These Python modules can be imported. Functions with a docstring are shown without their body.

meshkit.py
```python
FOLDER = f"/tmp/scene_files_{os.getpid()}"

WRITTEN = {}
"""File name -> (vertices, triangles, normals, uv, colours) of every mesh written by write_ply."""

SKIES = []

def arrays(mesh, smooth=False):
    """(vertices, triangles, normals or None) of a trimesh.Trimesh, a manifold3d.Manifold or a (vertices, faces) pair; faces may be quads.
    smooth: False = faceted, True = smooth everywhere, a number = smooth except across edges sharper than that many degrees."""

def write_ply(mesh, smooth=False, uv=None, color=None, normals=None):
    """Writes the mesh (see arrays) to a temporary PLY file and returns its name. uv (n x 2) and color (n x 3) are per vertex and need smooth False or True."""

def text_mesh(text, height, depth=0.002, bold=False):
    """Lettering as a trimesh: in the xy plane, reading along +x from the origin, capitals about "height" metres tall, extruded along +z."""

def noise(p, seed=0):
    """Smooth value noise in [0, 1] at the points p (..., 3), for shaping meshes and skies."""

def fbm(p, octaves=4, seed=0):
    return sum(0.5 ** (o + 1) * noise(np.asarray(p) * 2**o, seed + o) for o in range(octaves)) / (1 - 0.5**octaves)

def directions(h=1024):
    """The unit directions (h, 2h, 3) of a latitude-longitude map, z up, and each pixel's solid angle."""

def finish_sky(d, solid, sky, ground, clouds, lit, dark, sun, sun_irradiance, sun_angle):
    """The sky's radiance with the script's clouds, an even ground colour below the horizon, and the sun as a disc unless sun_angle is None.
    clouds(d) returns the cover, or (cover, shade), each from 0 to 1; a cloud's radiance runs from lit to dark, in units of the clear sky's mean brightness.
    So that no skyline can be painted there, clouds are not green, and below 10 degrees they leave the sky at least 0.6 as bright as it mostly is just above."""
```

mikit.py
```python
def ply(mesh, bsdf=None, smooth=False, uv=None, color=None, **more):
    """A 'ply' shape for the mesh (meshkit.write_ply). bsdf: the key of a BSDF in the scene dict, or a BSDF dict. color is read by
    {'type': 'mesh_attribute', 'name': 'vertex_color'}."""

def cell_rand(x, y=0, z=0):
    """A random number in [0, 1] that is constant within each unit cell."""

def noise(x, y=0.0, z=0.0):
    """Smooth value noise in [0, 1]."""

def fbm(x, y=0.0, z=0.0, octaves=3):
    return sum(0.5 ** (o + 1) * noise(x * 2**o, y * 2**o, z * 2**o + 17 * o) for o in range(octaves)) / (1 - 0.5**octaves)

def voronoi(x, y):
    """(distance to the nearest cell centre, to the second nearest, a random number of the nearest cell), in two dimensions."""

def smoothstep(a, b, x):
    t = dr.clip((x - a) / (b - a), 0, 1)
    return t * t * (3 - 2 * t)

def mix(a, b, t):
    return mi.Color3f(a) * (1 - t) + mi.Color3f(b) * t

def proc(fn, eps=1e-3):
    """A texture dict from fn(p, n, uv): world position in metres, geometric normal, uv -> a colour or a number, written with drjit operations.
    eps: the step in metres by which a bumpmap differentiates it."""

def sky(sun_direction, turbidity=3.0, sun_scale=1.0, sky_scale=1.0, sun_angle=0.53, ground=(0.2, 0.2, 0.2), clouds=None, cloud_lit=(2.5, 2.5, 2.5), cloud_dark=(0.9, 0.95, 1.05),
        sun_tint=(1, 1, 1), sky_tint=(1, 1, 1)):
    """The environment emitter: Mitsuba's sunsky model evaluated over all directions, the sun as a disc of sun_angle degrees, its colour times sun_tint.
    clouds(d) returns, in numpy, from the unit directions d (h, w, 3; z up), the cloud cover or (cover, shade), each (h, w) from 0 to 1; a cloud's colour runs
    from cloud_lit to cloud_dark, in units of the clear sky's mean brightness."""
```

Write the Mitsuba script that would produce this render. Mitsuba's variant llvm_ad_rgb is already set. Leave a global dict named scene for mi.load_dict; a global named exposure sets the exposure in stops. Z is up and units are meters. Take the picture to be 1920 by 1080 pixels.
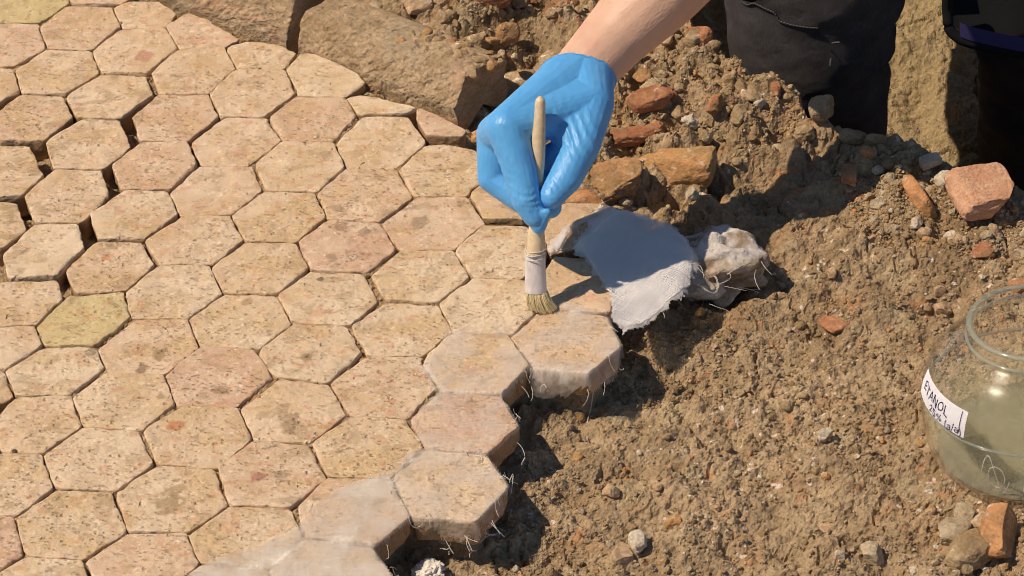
import math, numpy as np, trimesh, shapely, manifold3d as m3
import mitsuba as mi, drjit as dr, mikit, meshkit
from scipy.interpolate import RBFInterpolator
from scipy.spatial import cKDTree
from shapely.geometry import Polygon, Point
from mikit import proc, fbm as tfbm, noise as tnoise, smoothstep as sst, mix, voronoi

scene, labels = {}, {}
V = lambda *a: np.array(a, float)

# ---------------------------------------------------------------- camera, light, exposure
T4 = mi.ScalarTransform4f
scene['camera'] = {'type': 'perspective', 'fov': 17.8725, 'fov_axis': 'x', 'near_clip': 0.05, 'far_clip': 200.0,
    'to_world': T4().look_at(origin=[0.0, -1.97645, 1.36490], target=[0.0, 0.0, 0.0], up=[0.087505, 0.566070, 0.819700])}
SUN_EL, SUN_AZ = math.radians(57), math.radians(15)
SUN = V(-math.cos(SUN_EL) * math.cos(SUN_AZ), -math.cos(SUN_EL) * math.sin(SUN_AZ), math.sin(SUN_EL))
scene['sky'] = mikit.sky(SUN.tolist(), turbidity=3, sky_scale=0.7, ground=(0.25, 0.19, 0.12))
exposure = 1.47
rng = np.random.default_rng(11)

# ---------------------------------------------------------------- materials
def dif(c): return {'type': 'diffuse', 'reflectance': {'type': 'rgb', 'value': list(c)}}
def prin(tex, rough=0.8, spec=0.3, **k):
    d = {'type': 'principled', 'base_color': tex if isinstance(tex, dict) else {'type': 'rgb', 'value': list(tex)}, 'roughness': rough, 'specular': spec}
    d.update(k); return d
def bumped(b, fn, scale, eps=4e-4): return {'type': 'twosided', 'b': {'type': 'bumpmap', 'map': proc(fn, eps), 'scale': scale, 'b': b}}
def two(b): return {'type': 'twosided', 'b': b}

STAINS = [  # fired-in blotches on the tiles: x, y, radius (mm), colour
    ((-0.2430, -0.1336, 0.0000), 6.5, (0.42, 0.16, 0.08)), ((-0.1858, -0.2028, 0.0000), 6.0, (0.36, 0.15, 0.12)), ((-0.3048, 0.0887, 0.0000), 6.5, (0.50, 0.22, 0.09)),
    ((-0.2893, 0.3872, 0.0000), 10.0, (0.44, 0.22, 0.15)), ((-0.2589, -0.0435, -0.0000), 7.0, (0.28, 0.20, 0.11)), ((-0.2149, -0.0965, 0.0000), 7.0, (0.32, 0.20, 0.12)),
    ((-0.1519, -0.0662, 0.0000), 4.5, (0.27, 0.19, 0.11)), ((-0.2561, -0.0962, 0.0000), 5.0, (0.30, 0.21, 0.12)), ((-0.1199, 0.0597, 0.0000), 7.5, (0.29, 0.20, 0.13)),
    ((-0.1095, 0.0915, 0.0000), 6.5, (0.30, 0.20, 0.13)), ((-0.1257, 0.1022, 0.0000), 7.0, (0.32, 0.20, 0.12)), ((-0.0665, 0.0987, 0.0000), 7.5, (0.32, 0.23, 0.15)),
    ((-0.0741, 0.1237, 0.0000), 7.0, (0.34, 0.25, 0.16)), ((-0.1332, 0.0596, 0.0000), 6.0, (0.30, 0.20, 0.13)), ((-0.1619, -0.1416, 0.0000), 10.0, (0.33, 0.22, 0.13)),
    ((-0.2453, -0.2221, 0.0000), 12.0, (0.33, 0.23, 0.13)), ((-0.1421, 0.0339, 0.0000), 3.5, (0.12, 0.07, 0.04)), ((-0.1696, -0.2021, 0.0000), 6.0, (0.34, 0.24, 0.16)),
    ((-0.1957, 0.0142, -0.0000), 5.0, (0.40, 0.26, 0.14)), ((-0.1297, 0.1289, 0.0000), 7.0, (0.36, 0.26, 0.17)), ((-0.3093, -0.0346, 0.0000), 6.0, (0.30, 0.22, 0.13)),
    ((-0.3153, 0.3270, 0.0000), 9.0, (0.44, 0.32, 0.19)), ((-0.2416, -0.2050, -0.0000), 8.0, (0.36, 0.25, 0.14)), ((-0.2718, -0.0601, 0.0000), 6.0, (0.24, 0.15, 0.09)),
]
def tile_color(p, n, uv):
    x, y, z = p.x, p.y, p.z
    off = uv.x * 37.0
    big = tfbm(x * 38 + off, y * 52, z * 30, 3)
    med = tfbm(x * 150 + off, y * 190, z * 120, 3)
    yel, pnk, lit = mi.Color3f(0.555, 0.395, 0.228), mi.Color3f(0.545, 0.35, 0.245), mi.Color3f(0.675, 0.54, 0.385)
    c = mix(yel, pnk, dr.clip(uv.x + (med - 0.5) * 1.1 + (big - 0.5) * 1.0, 0, 1))
    c = mix(c, lit, dr.clip((uv.y - 0.34) * 1.4 + (big - 0.5) * 1.5 + (med - 0.5) * 0.5, 0, 1) * 0.9)
    c = mix(c, mi.Color3f(0.53, 0.43, 0.215), dr.select(uv.x < 0.02, 0.75, 0.0))
    stain = sst(0.60, 0.74, tfbm(x * 70 + off + 9, y * 100, 3.0, 3))
    c = mix(c, mi.Color3f(0.34, 0.23, 0.13), stain * (0.15 + 0.45 * tnoise(uv.x * 53.1, uv.y * 77.0, 8.0)))
    red = sst(0.69, 0.78, tfbm(x * 120 + 3, y * 150 + off, 7.0, 2))
    c = mix(c, mi.Color3f(0.50, 0.21, 0.10), red * 0.3)
    for (sx, sy, sz), r, col in STAINS:
        d = dr.sqrt(dr.square(x - sx) + dr.square((y - sy) * 0.8)) * 1000 / r + (med - 0.5) * 1.5
        c = mix(c, mi.Color3f(*col), (1 - sst(0.45, 1.0, d)) * 0.75)
    sp = sst(0.69, 0.80, tfbm(x * 330 + off, y * 560 + x * 120, z * 300, 2)) + sst(0.74, 0.82, tfbm(x * 640, y * 800 + off, 5.0, 2)) * 0.8
    c = mix(c, mi.Color3f(0.27, 0.16, 0.085), dr.minimum(sp, 1) * 0.5 * (0.25 + 0.75 * tnoise(uv.x * 91.7, uv.y * 57.0, 3.0)))
    fine = tfbm(x * 1100, y * 1100, z * 900, 2)
    c = c * (0.88 + 0.24 * fine)
    chip = sst(0.74, 0.84, tfbm(x * 260 + 5, y * 300 + off, 2.0, 2))
    c = mix(c, mi.Color3f(0.80, 0.68, 0.50), chip * 0.4)
    dirt = sst(-0.0014, -0.0042, z + (med - 0.5) * 0.0022)
    return mix(c, mi.Color3f(0.30, 0.185, 0.095) * (0.7 + 0.6 * fine), dirt * 0.80)
def tile_bump(p, n, uv):
    a = tfbm(p.x * 330, p.y * 420, p.z * 300, 3)
    pit = sst(0.69, 0.80, tfbm(p.x * 330 + uv.x * 37.0, p.y * 560 + p.x * 120, p.z * 300, 2))
    return a * 0.9 - pit * 0.8 + tfbm(p.x * 60, p.y * 60, 0.0, 2) * 1.6
scene['tile_mat'] = bumped(prin(proc(tile_color), 0.75, 0.25), tile_bump, 0.0016)

def soil_color(p, n, uv):
    x, y, z = p.x, p.y, p.z
    big = tfbm(x * 9 + 4, y * 9, z * 9, 3)
    med = tfbm(x * 60, y * 60, z * 60, 3)
    fine = tfbm(x * 520, y * 520, z * 520, 3)
    c = mix(mi.Color3f(0.235, 0.160, 0.090), mi.Color3f(0.40, 0.295, 0.185), dr.clip((big - 0.5) * 1.5 + (med - 0.5) * 1.5 + 0.5, 0, 1))
    c = mix(c, mi.Color3f(0.38, 0.225, 0.12), sst(0.58, 0.74, tfbm(x * 28 + 7, y * 28, z * 28, 3)) * 0.5)
    c = mix(c, mi.Color3f(0.42, 0.19, 0.085), sst(0.68, 0.78, tfbm(x * 95, y * 95 + 3, z * 95, 2)) * 0.45)
    c = mix(c, mi.Color3f(0.40, 0.32, 0.20), sst(0.60, 0.75, tfbm(x * 45, y * 45 + 31, z * 45, 3)) * 0.6)
    c = c * (0.62 + 0.76 * fine)
    lime = sst(0.73, 0.79, tfbm(x * 210 + 3, y * 210, z * 210, 2)) * sst(0.45, 0.62, tfbm(x * 22, y * 22 + 9, z * 22, 2))
    c = mix(c, mi.Color3f(0.68, 0.58, 0.50), lime * 0.85)
    ochre = sst(-0.10, -0.20, z)
    return mix(c, mi.Color3f(0.31, 0.235, 0.128) * (0.6 + 0.8 * fine), ochre * 0.85)
def soil_bump(p, n, uv):
    return tfbm(p.x * 260, p.y * 260, p.z * 260, 4) * 1.25 + 0.5 * tfbm(p.x * 900, p.y * 900, p.z * 900, 2)
scene['soil_mat'] = bumped(prin(proc(soil_color), 0.95, 0.12), soil_bump, 0.0028)

def stone_tex(a, b, f=90, lime=(0.6, 0.54, 0.46), lk=0.5, dirt=0.35):
    def fn(p, n, uv):
        x, y, z = p.x, p.y, p.z
        c = mix(mi.Color3f(*a), mi.Color3f(*b), sst(0.3, 0.7, tfbm(x * f, y * f, z * f, 3)))
        c = mix(c, mi.Color3f(*lime), sst(0.66, 0.76, tfbm(x * 230, y * 230 + 5, z * 230, 2)) * lk)
        c = mix(c, mi.Color3f(0.22, 0.145, 0.07), sst(0.48, 0.66, tfbm(x * 70 + 5, y * 70, z * 70, 3)) * dirt)
        return c * (0.68 + 0.64 * tfbm(x * 640, y * 640, z * 640, 2))
    return proc(fn)
def stone_mat(*a, **k): return bumped(prin(stone_tex(*a, **k), 0.9, 0.18), soil_bump, 0.0020)
scene['brick_orange'] = stone_mat((0.42, 0.205, 0.095), (0.52, 0.27, 0.125), dirt=0.5)
scene['brick_red'] = stone_mat((0.30, 0.125, 0.065), (0.40, 0.19, 0.10), dirt=0.6)
scene['brick_pink'] = stone_mat((0.50, 0.265, 0.16), (0.56, 0.325, 0.21), lk=0.25, dirt=0.12)
scene['brick_ochre'] = stone_mat((0.42, 0.26, 0.12), (0.47, 0.25, 0.11), dirt=0.45)
scene['stone_pale'] = stone_mat((0.50, 0.42, 0.31), (0.58, 0.50, 0.40), lk=0.5, dirt=0.3)
scene['stone_tan'] = stone_mat((0.40, 0.28, 0.17), (0.47, 0.32, 0.20), lk=0.3, dirt=0.2)
scene['stone_grey'] = stone_mat((0.33, 0.26, 0.17), (0.44, 0.355, 0.24), lk=0.3, dirt=0.3)
scene['clod_mat'] = stone_mat((0.27, 0.185, 0.10), (0.38, 0.28, 0.17), lk=0.2, dirt=0.5)
scene['rubble_mat'] = stone_mat((0.33, 0.20, 0.10), (0.42, 0.23, 0.11), lk=0.35, dirt=0.55)
scene['mortar_mat'] = stone_mat((0.36, 0.27, 0.165), (0.44, 0.31, 0.19), f=140, lime=(0.72, 0.62, 0.52), lk=0.9, dirt=0.55)
def kerb_color(p, n, uv):
    x, y, z = p.x, p.y, p.z
    med = tfbm(x * 55, y * 55, z * 55, 3)
    fine = tfbm(x * 500, y * 500, z * 500, 3)
    c = mix(mi.Color3f(0.33, 0.235, 0.14), mi.Color3f(0.45, 0.33, 0.21), sst(0.3, 0.7, med))
    c = mix(c, mi.Color3f(0.50, 0.31, 0.20), sst(0.55, 0.72, tfbm(x * 40, y * 40, z * 90 + 4, 3)) * 0.7)
    c = mix(c, mi.Color3f(0.37, 0.29, 0.20), sst(0.5, 0.7, tfbm(x * 30, y * 30 + 8, z * 30, 3)) * 0.6)
    return c * (0.66 + 0.68 * fine)
scene['kerb_mat'] = bumped(prin(proc(kerb_color), 0.95, 0.1), soil_bump, 0.0045)

def weave(p):
    wob = (tfbm(p.x * 50, p.y * 50, p.z * 50, 2) - 0.5) * 16
    a = dr.abs(dr.sin((p.x * 0.62 - p.y * 0.78) * 1150 + wob)); b = dr.abs(dr.sin((p.x * 0.78 + p.y * 0.62) * 1300 - wob))
    return dr.maximum(a, b * 0.7)
def gauze_opacity(lo, hi, seam=0.38, wk=0.12):
    def fn(p, n, uv):
        w = weave(p * 1.9)
        patch = tfbm(p.x * 45, p.y * 45, p.z * 45 + 4, 3)
        fibre = tfbm(p.x * 130, p.y * 700, p.z * 300, 2) * 0.5 + tfbm(p.x * 700, p.y * 130, p.z * 300, 2) * 0.5
        o = lo + (hi - lo) * sst(0.2, 0.8, patch) + (fibre - 0.5) * 0.5 + (w - 0.6) * wk + uv.y * seam * sst(0.25, 0.75, tfbm(p.x * 160, p.y * 160, 3.0, 3))
        return dr.clip(o * uv.x, 0.0, 1.0)
    return proc(fn)
def gauze_bump(p, n, uv): return weave(p * 1.9) * 1.0 + tfbm(p.x * 80, p.y * 80, p.z * 80, 3) * 1.4
def gauze_mat(lo, hi, col, sc=0.0002): return {'type': 'mask', 'opacity': gauze_opacity(lo, hi), 'b': bumped(prin(col, 0.7, 0.3), gauze_bump, sc)}
scene['gauze_thick'] = gauze_mat(0.6, 1.0, (0.80, 0.77, 0.76), 0.0008)
scene['gauze_wet'] = gauze_mat(-0.06, 0.42, (0.76, 0.68, 0.60))
scene['gauze_film'] = gauze_mat(0.28, 0.74, (0.70, 0.62, 0.53))
scene['yarn_mat'] = two(prin((0.88, 0.86, 0.86), 0.7, 0.3))
scene['thread_mat'] = two(prin((0.72, 0.67, 0.60), 0.7, 0.3))
def lump_color(p, n, uv):
    med = tfbm(p.x * 70, p.y * 70, p.z * 70, 3)
    c = mix(mi.Color3f(0.27, 0.205, 0.145), mi.Color3f(0.46, 0.385, 0.31), sst(0.35, 0.6, med))
    c = mix(c, mi.Color3f(0.60, 0.56, 0.54), sst(0.52, 0.68, tfbm(p.x * 60, p.y * 60 + 8, p.z * 60, 3)) * 0.8)
    return c * (0.7 + 0.5 * tfbm(p.x * 600, p.y * 600, p.z * 600, 2))
scene['lump_mat'] = bumped(prin(proc(lump_color), 0.85, 0.2), soil_bump, 0.0022)

def skin_color(p, n, uv):
    f = 0.5 * tfbm(p.x * 160, p.y * 160, p.z * 160, 3) + 0.5 * tfbm(p.x * 700, p.y * 700, p.z * 700, 2)
    c = mix(mi.Color3f(0.60, 0.36, 0.25), mi.Color3f(0.69, 0.45, 0.33), f)
    return mix(c, mi.Color3f(0.62, 0.33, 0.24), sst(0.55, 0.75, tfbm(p.x * 40, p.y * 40, p.z * 40, 2)) * 0.55)
scene['skin_mat'] = bumped(prin(proc(skin_color), 0.5, 0.4), lambda p, n, uv: tfbm(p.x * 700, p.y * 700, p.z * 700, 3) + 1.0 * tfbm(p.x * 90, p.y * 90, p.z * 90, 3), 0.0005)
def glove_color(p, n, uv):
    f = tfbm(p.x * 120, p.y * 120, p.z * 120, 3)
    return mix(mi.Color3f(0.08, 0.335, 0.73), mi.Color3f(0.125, 0.41, 0.79), f)
def glove_bump(p, n, uv):
    return tfbm(p.x * 150, p.y * 150, p.z * 60, 3) + 0.5 * tfbm(p.x * 420, p.y * 420, p.z * 140, 3) + 0.3 * tfbm(p.x * 1300, p.y * 1300, p.z * 1300, 2)
scene['glove_mat'] = bumped(prin(proc(glove_color), 0.40, 0.45), glove_bump, 0.0007)
def wood_color(p, n, uv):
    g = tfbm(p.x * 500, p.y * 500, p.z * 25, 3)
    return mix(mi.Color3f(0.58, 0.44, 0.27), mi.Color3f(0.70, 0.57, 0.39), g) * (0.85 + 0.3 * tfbm(p.x * 300, p.y * 300, p.z * 300, 2))
scene['wood_mat'] = prin(proc(wood_color), 0.42, 0.5)
scene['ferrule_mat'] = prin(proc(lambda p, n, uv: mix(mi.Color3f(0.52, 0.47, 0.46), mi.Color3f(0.74, 0.70, 0.70), tfbm(p.x * 700, p.y * 700, p.z * 60, 2))), 0.35, 0.5)
scene['bristle_mat'] = two(prin(proc(lambda p, n, uv: mix(mi.Color3f(0.52, 0.40, 0.19), mi.Color3f(0.74, 0.62, 0.38), tfbm(p.x * 1800, p.y * 1800, p.z * 80, 2))), 0.6, 0.3))
scene['wire_mat'] = two(prin((0.62, 0.58, 0.52), 0.35, 0.5))
def cloth_color(p, n, uv):
    f = tfbm(p.x * 60, p.y * 60, p.z * 60, 3)
    w = tfbm(p.x * 1500, p.y * 1500, p.z * 300, 2)
    return mix(mi.Color3f(0.024, 0.0215, 0.023), mi.Color3f(0.066, 0.060, 0.063), f) * (0.7 + 0.6 * w)
scene['trouser_mat'] = bumped(prin(proc(cloth_color), 0.85, 0.2), lambda p, n, uv: tfbm(p.x * 130, p.y * 130, p.z * 130, 3) + 0.4 * tnoise(p.x * 1500, p.y * 1500, p.z * 1500), 0.0012)
scene['seam_mat'] = two(prin((0.13, 0.115, 0.11), 0.8, 0.2))
scene['jacket_mat'] = two(prin((0.007, 0.007, 0.008), 0.85, 0.2))
scene['trim_mat'] = two(prin((0.045, 0.035, 0.12), 0.7, 0.3))
scene['shoe_mat'] = two(prin((0.02, 0.018, 0.016), 0.6, 0.3))
scene['hair_mat'] = two(prin((0.04, 0.025, 0.015), 0.6, 0.3))
scene['glass_mat'] = {'type': 'blendbsdf', 'weight': 0.010, 'a': {'type': 'thindielectric', 'int_ior': 1.26}, 'b': two({'type': 'roughconductor', 'alpha': 0.055, 'specular_reflectance': {'type': 'rgb', 'value': [0.9, 0.9, 0.9]}})}
scene['rim_glass_mat'] = {'type': 'blendbsdf', 'weight': 0.34, 'a': {'type': 'thindielectric', 'int_ior': 1.5}, 'b': two(prin((0.42, 0.45, 0.37), 0.12, 0.9))}
scene['water_mat'] = {'type': 'thindielectric', 'int_ior': 1.25}
scene['liquid_null'] = {'type': 'null'}
scene['cloudy_liquid'] = {'type': 'homogeneous', 'albedo': {'type': 'rgb', 'value': [0.945, 0.90, 0.60]}, 'sigma_t': 9.0}
scene['paper_mat'] = two(prin((0.74, 0.73, 0.78), 0.8, 0.2))
scene['ink_mat'] = two(prin((0.04, 0.03, 0.09), 0.6, 0.3))

# ---------------------------------------------------------------- helpers
def numbered(key):
    if key not in scene: return key
    i = 1
    while f'{key}_{i:03d}' in scene: i += 1
    return f'{key}_{i:03d}'
def obj(key, mesh, mat, smooth=40, **k):
    key = numbered(key)
    scene[key] = mikit.ply(mesh, mat, smooth, **k)
    return key
def tag(key, label=None, cat=None, group=None, kind=None):
    labels[key] = {a: b for a, b in (('label', label), ('category', cat), ('group', group), ('kind', kind)) if b}
def N3(p, f, seed=0, o=3): return meshkit.fbm(np.asarray(p) * f, o, seed) - 0.5
def tubes(paths, radii, sides=4):
    vs, fs, at = [], [], 0
    for p, r in zip(paths, radii):
        p = np.asarray(p, float)
        t = np.gradient(p, axis=0); t /= np.linalg.norm(t, axis=1, keepdims=True) + 1e-12
        a = np.cross(t, np.where(np.abs(t[:, 2:]) < 0.9, [0, 0, 1.0], [1.0, 0, 0])); a /= np.linalg.norm(a, axis=1, keepdims=True) + 1e-12
        b = np.cross(t, a); ang = np.arange(sides) * 2 * np.pi / sides
        v = p[:, None] + np.broadcast_to(r, (len(p),))[:, None, None] * (np.cos(ang)[None, :, None] * a[:, None] + np.sin(ang)[None, :, None] * b[:, None])
        i, j = np.meshgrid(np.arange(len(p) - 1), np.arange(sides), indexing='ij')
        q = np.stack([i * sides + j, i * sides + (j + 1) % sides, (i + 1) * sides + (j + 1) % sides, (i + 1) * sides + j], -1).reshape(-1, 4) + at
        vs.append(v.reshape(-1, 3)); fs.append(np.vstack([q[:, [0, 1, 2]], q[:, [0, 2, 3]]])); at += v.shape[0] * sides
    return trimesh.Trimesh(np.vstack(vs), np.vstack(fs), process=False)
def spline(pts, n=40):
    pts = np.asarray(pts, float); s = np.r_[0, np.cumsum(np.linalg.norm(np.diff(pts, axis=0), axis=1))]
    from scipy.interpolate import PchipInterpolator
    return PchipInterpolator(s, pts)(np.linspace(0, s[-1], n))
def lathe(profile, n=64, a0=0.0, a1=2 * np.pi):
    pr = np.asarray(profile, float); ang = np.linspace(a0, a1, n, endpoint=False)
    v = np.stack([pr[:, 0][:, None] * np.cos(ang), pr[:, 0][:, None] * np.sin(ang), np.repeat(pr[:, 1][:, None], n, 1)], -1).reshape(-1, 3)
    i, j = np.meshgrid(np.arange(len(pr) - 1), np.arange(n), indexing='ij')
    q = np.stack([i * n + j, i * n + (j + 1) % n, (i + 1) * n + (j + 1) % n, (i + 1) * n + j], -1).reshape(-1, 4)
    return trimesh.Trimesh(v, np.vstack([q[:, [0, 1, 2]], q[:, [0, 2, 3]]]), process=False)
_ico = {k: trimesh.creation.icosphere(subdivisions=k) for k in (1, 2, 3, 4)}
def rock(seed, dims, boxy=0.0, cuts=9, sub=3, rough=0.06, lo=0.55):
    """An angular stone: a ball (or box) cut by random planes, of the given half sizes."""
    r = np.random.default_rng(seed)
    v = _ico[sub].vertices.copy()
    if boxy:
        c = v / np.abs(v).max(1, keepdims=True); v = v * (1 - boxy) + c * boxy * 0.86
    for _ in range(cuts):
        n = r.normal(size=3); n /= np.linalg.norm(n)
        d = r.uniform(lo, 0.95)
        v -= np.maximum(0, v @ n - d)[:, None] * n
    v += v * (N3(v, 2.2, seed, 3) * rough * 3 + N3(v, 7.0, seed + 3, 2) * rough)[:, None]
    return trimesh.Trimesh(v * np.asarray(dims), _ico[sub].faces, process=False)
def rot(m, rz=0, rx=0, ry=0):
    R = trimesh.transformations.euler_matrix(math.radians(rx), math.radians(ry), math.radians(rz))
    m = m.copy(); m.apply_transform(R); return m
def moved(m, p): m = m.copy(); m.vertices += np.asarray(p); return m

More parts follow.
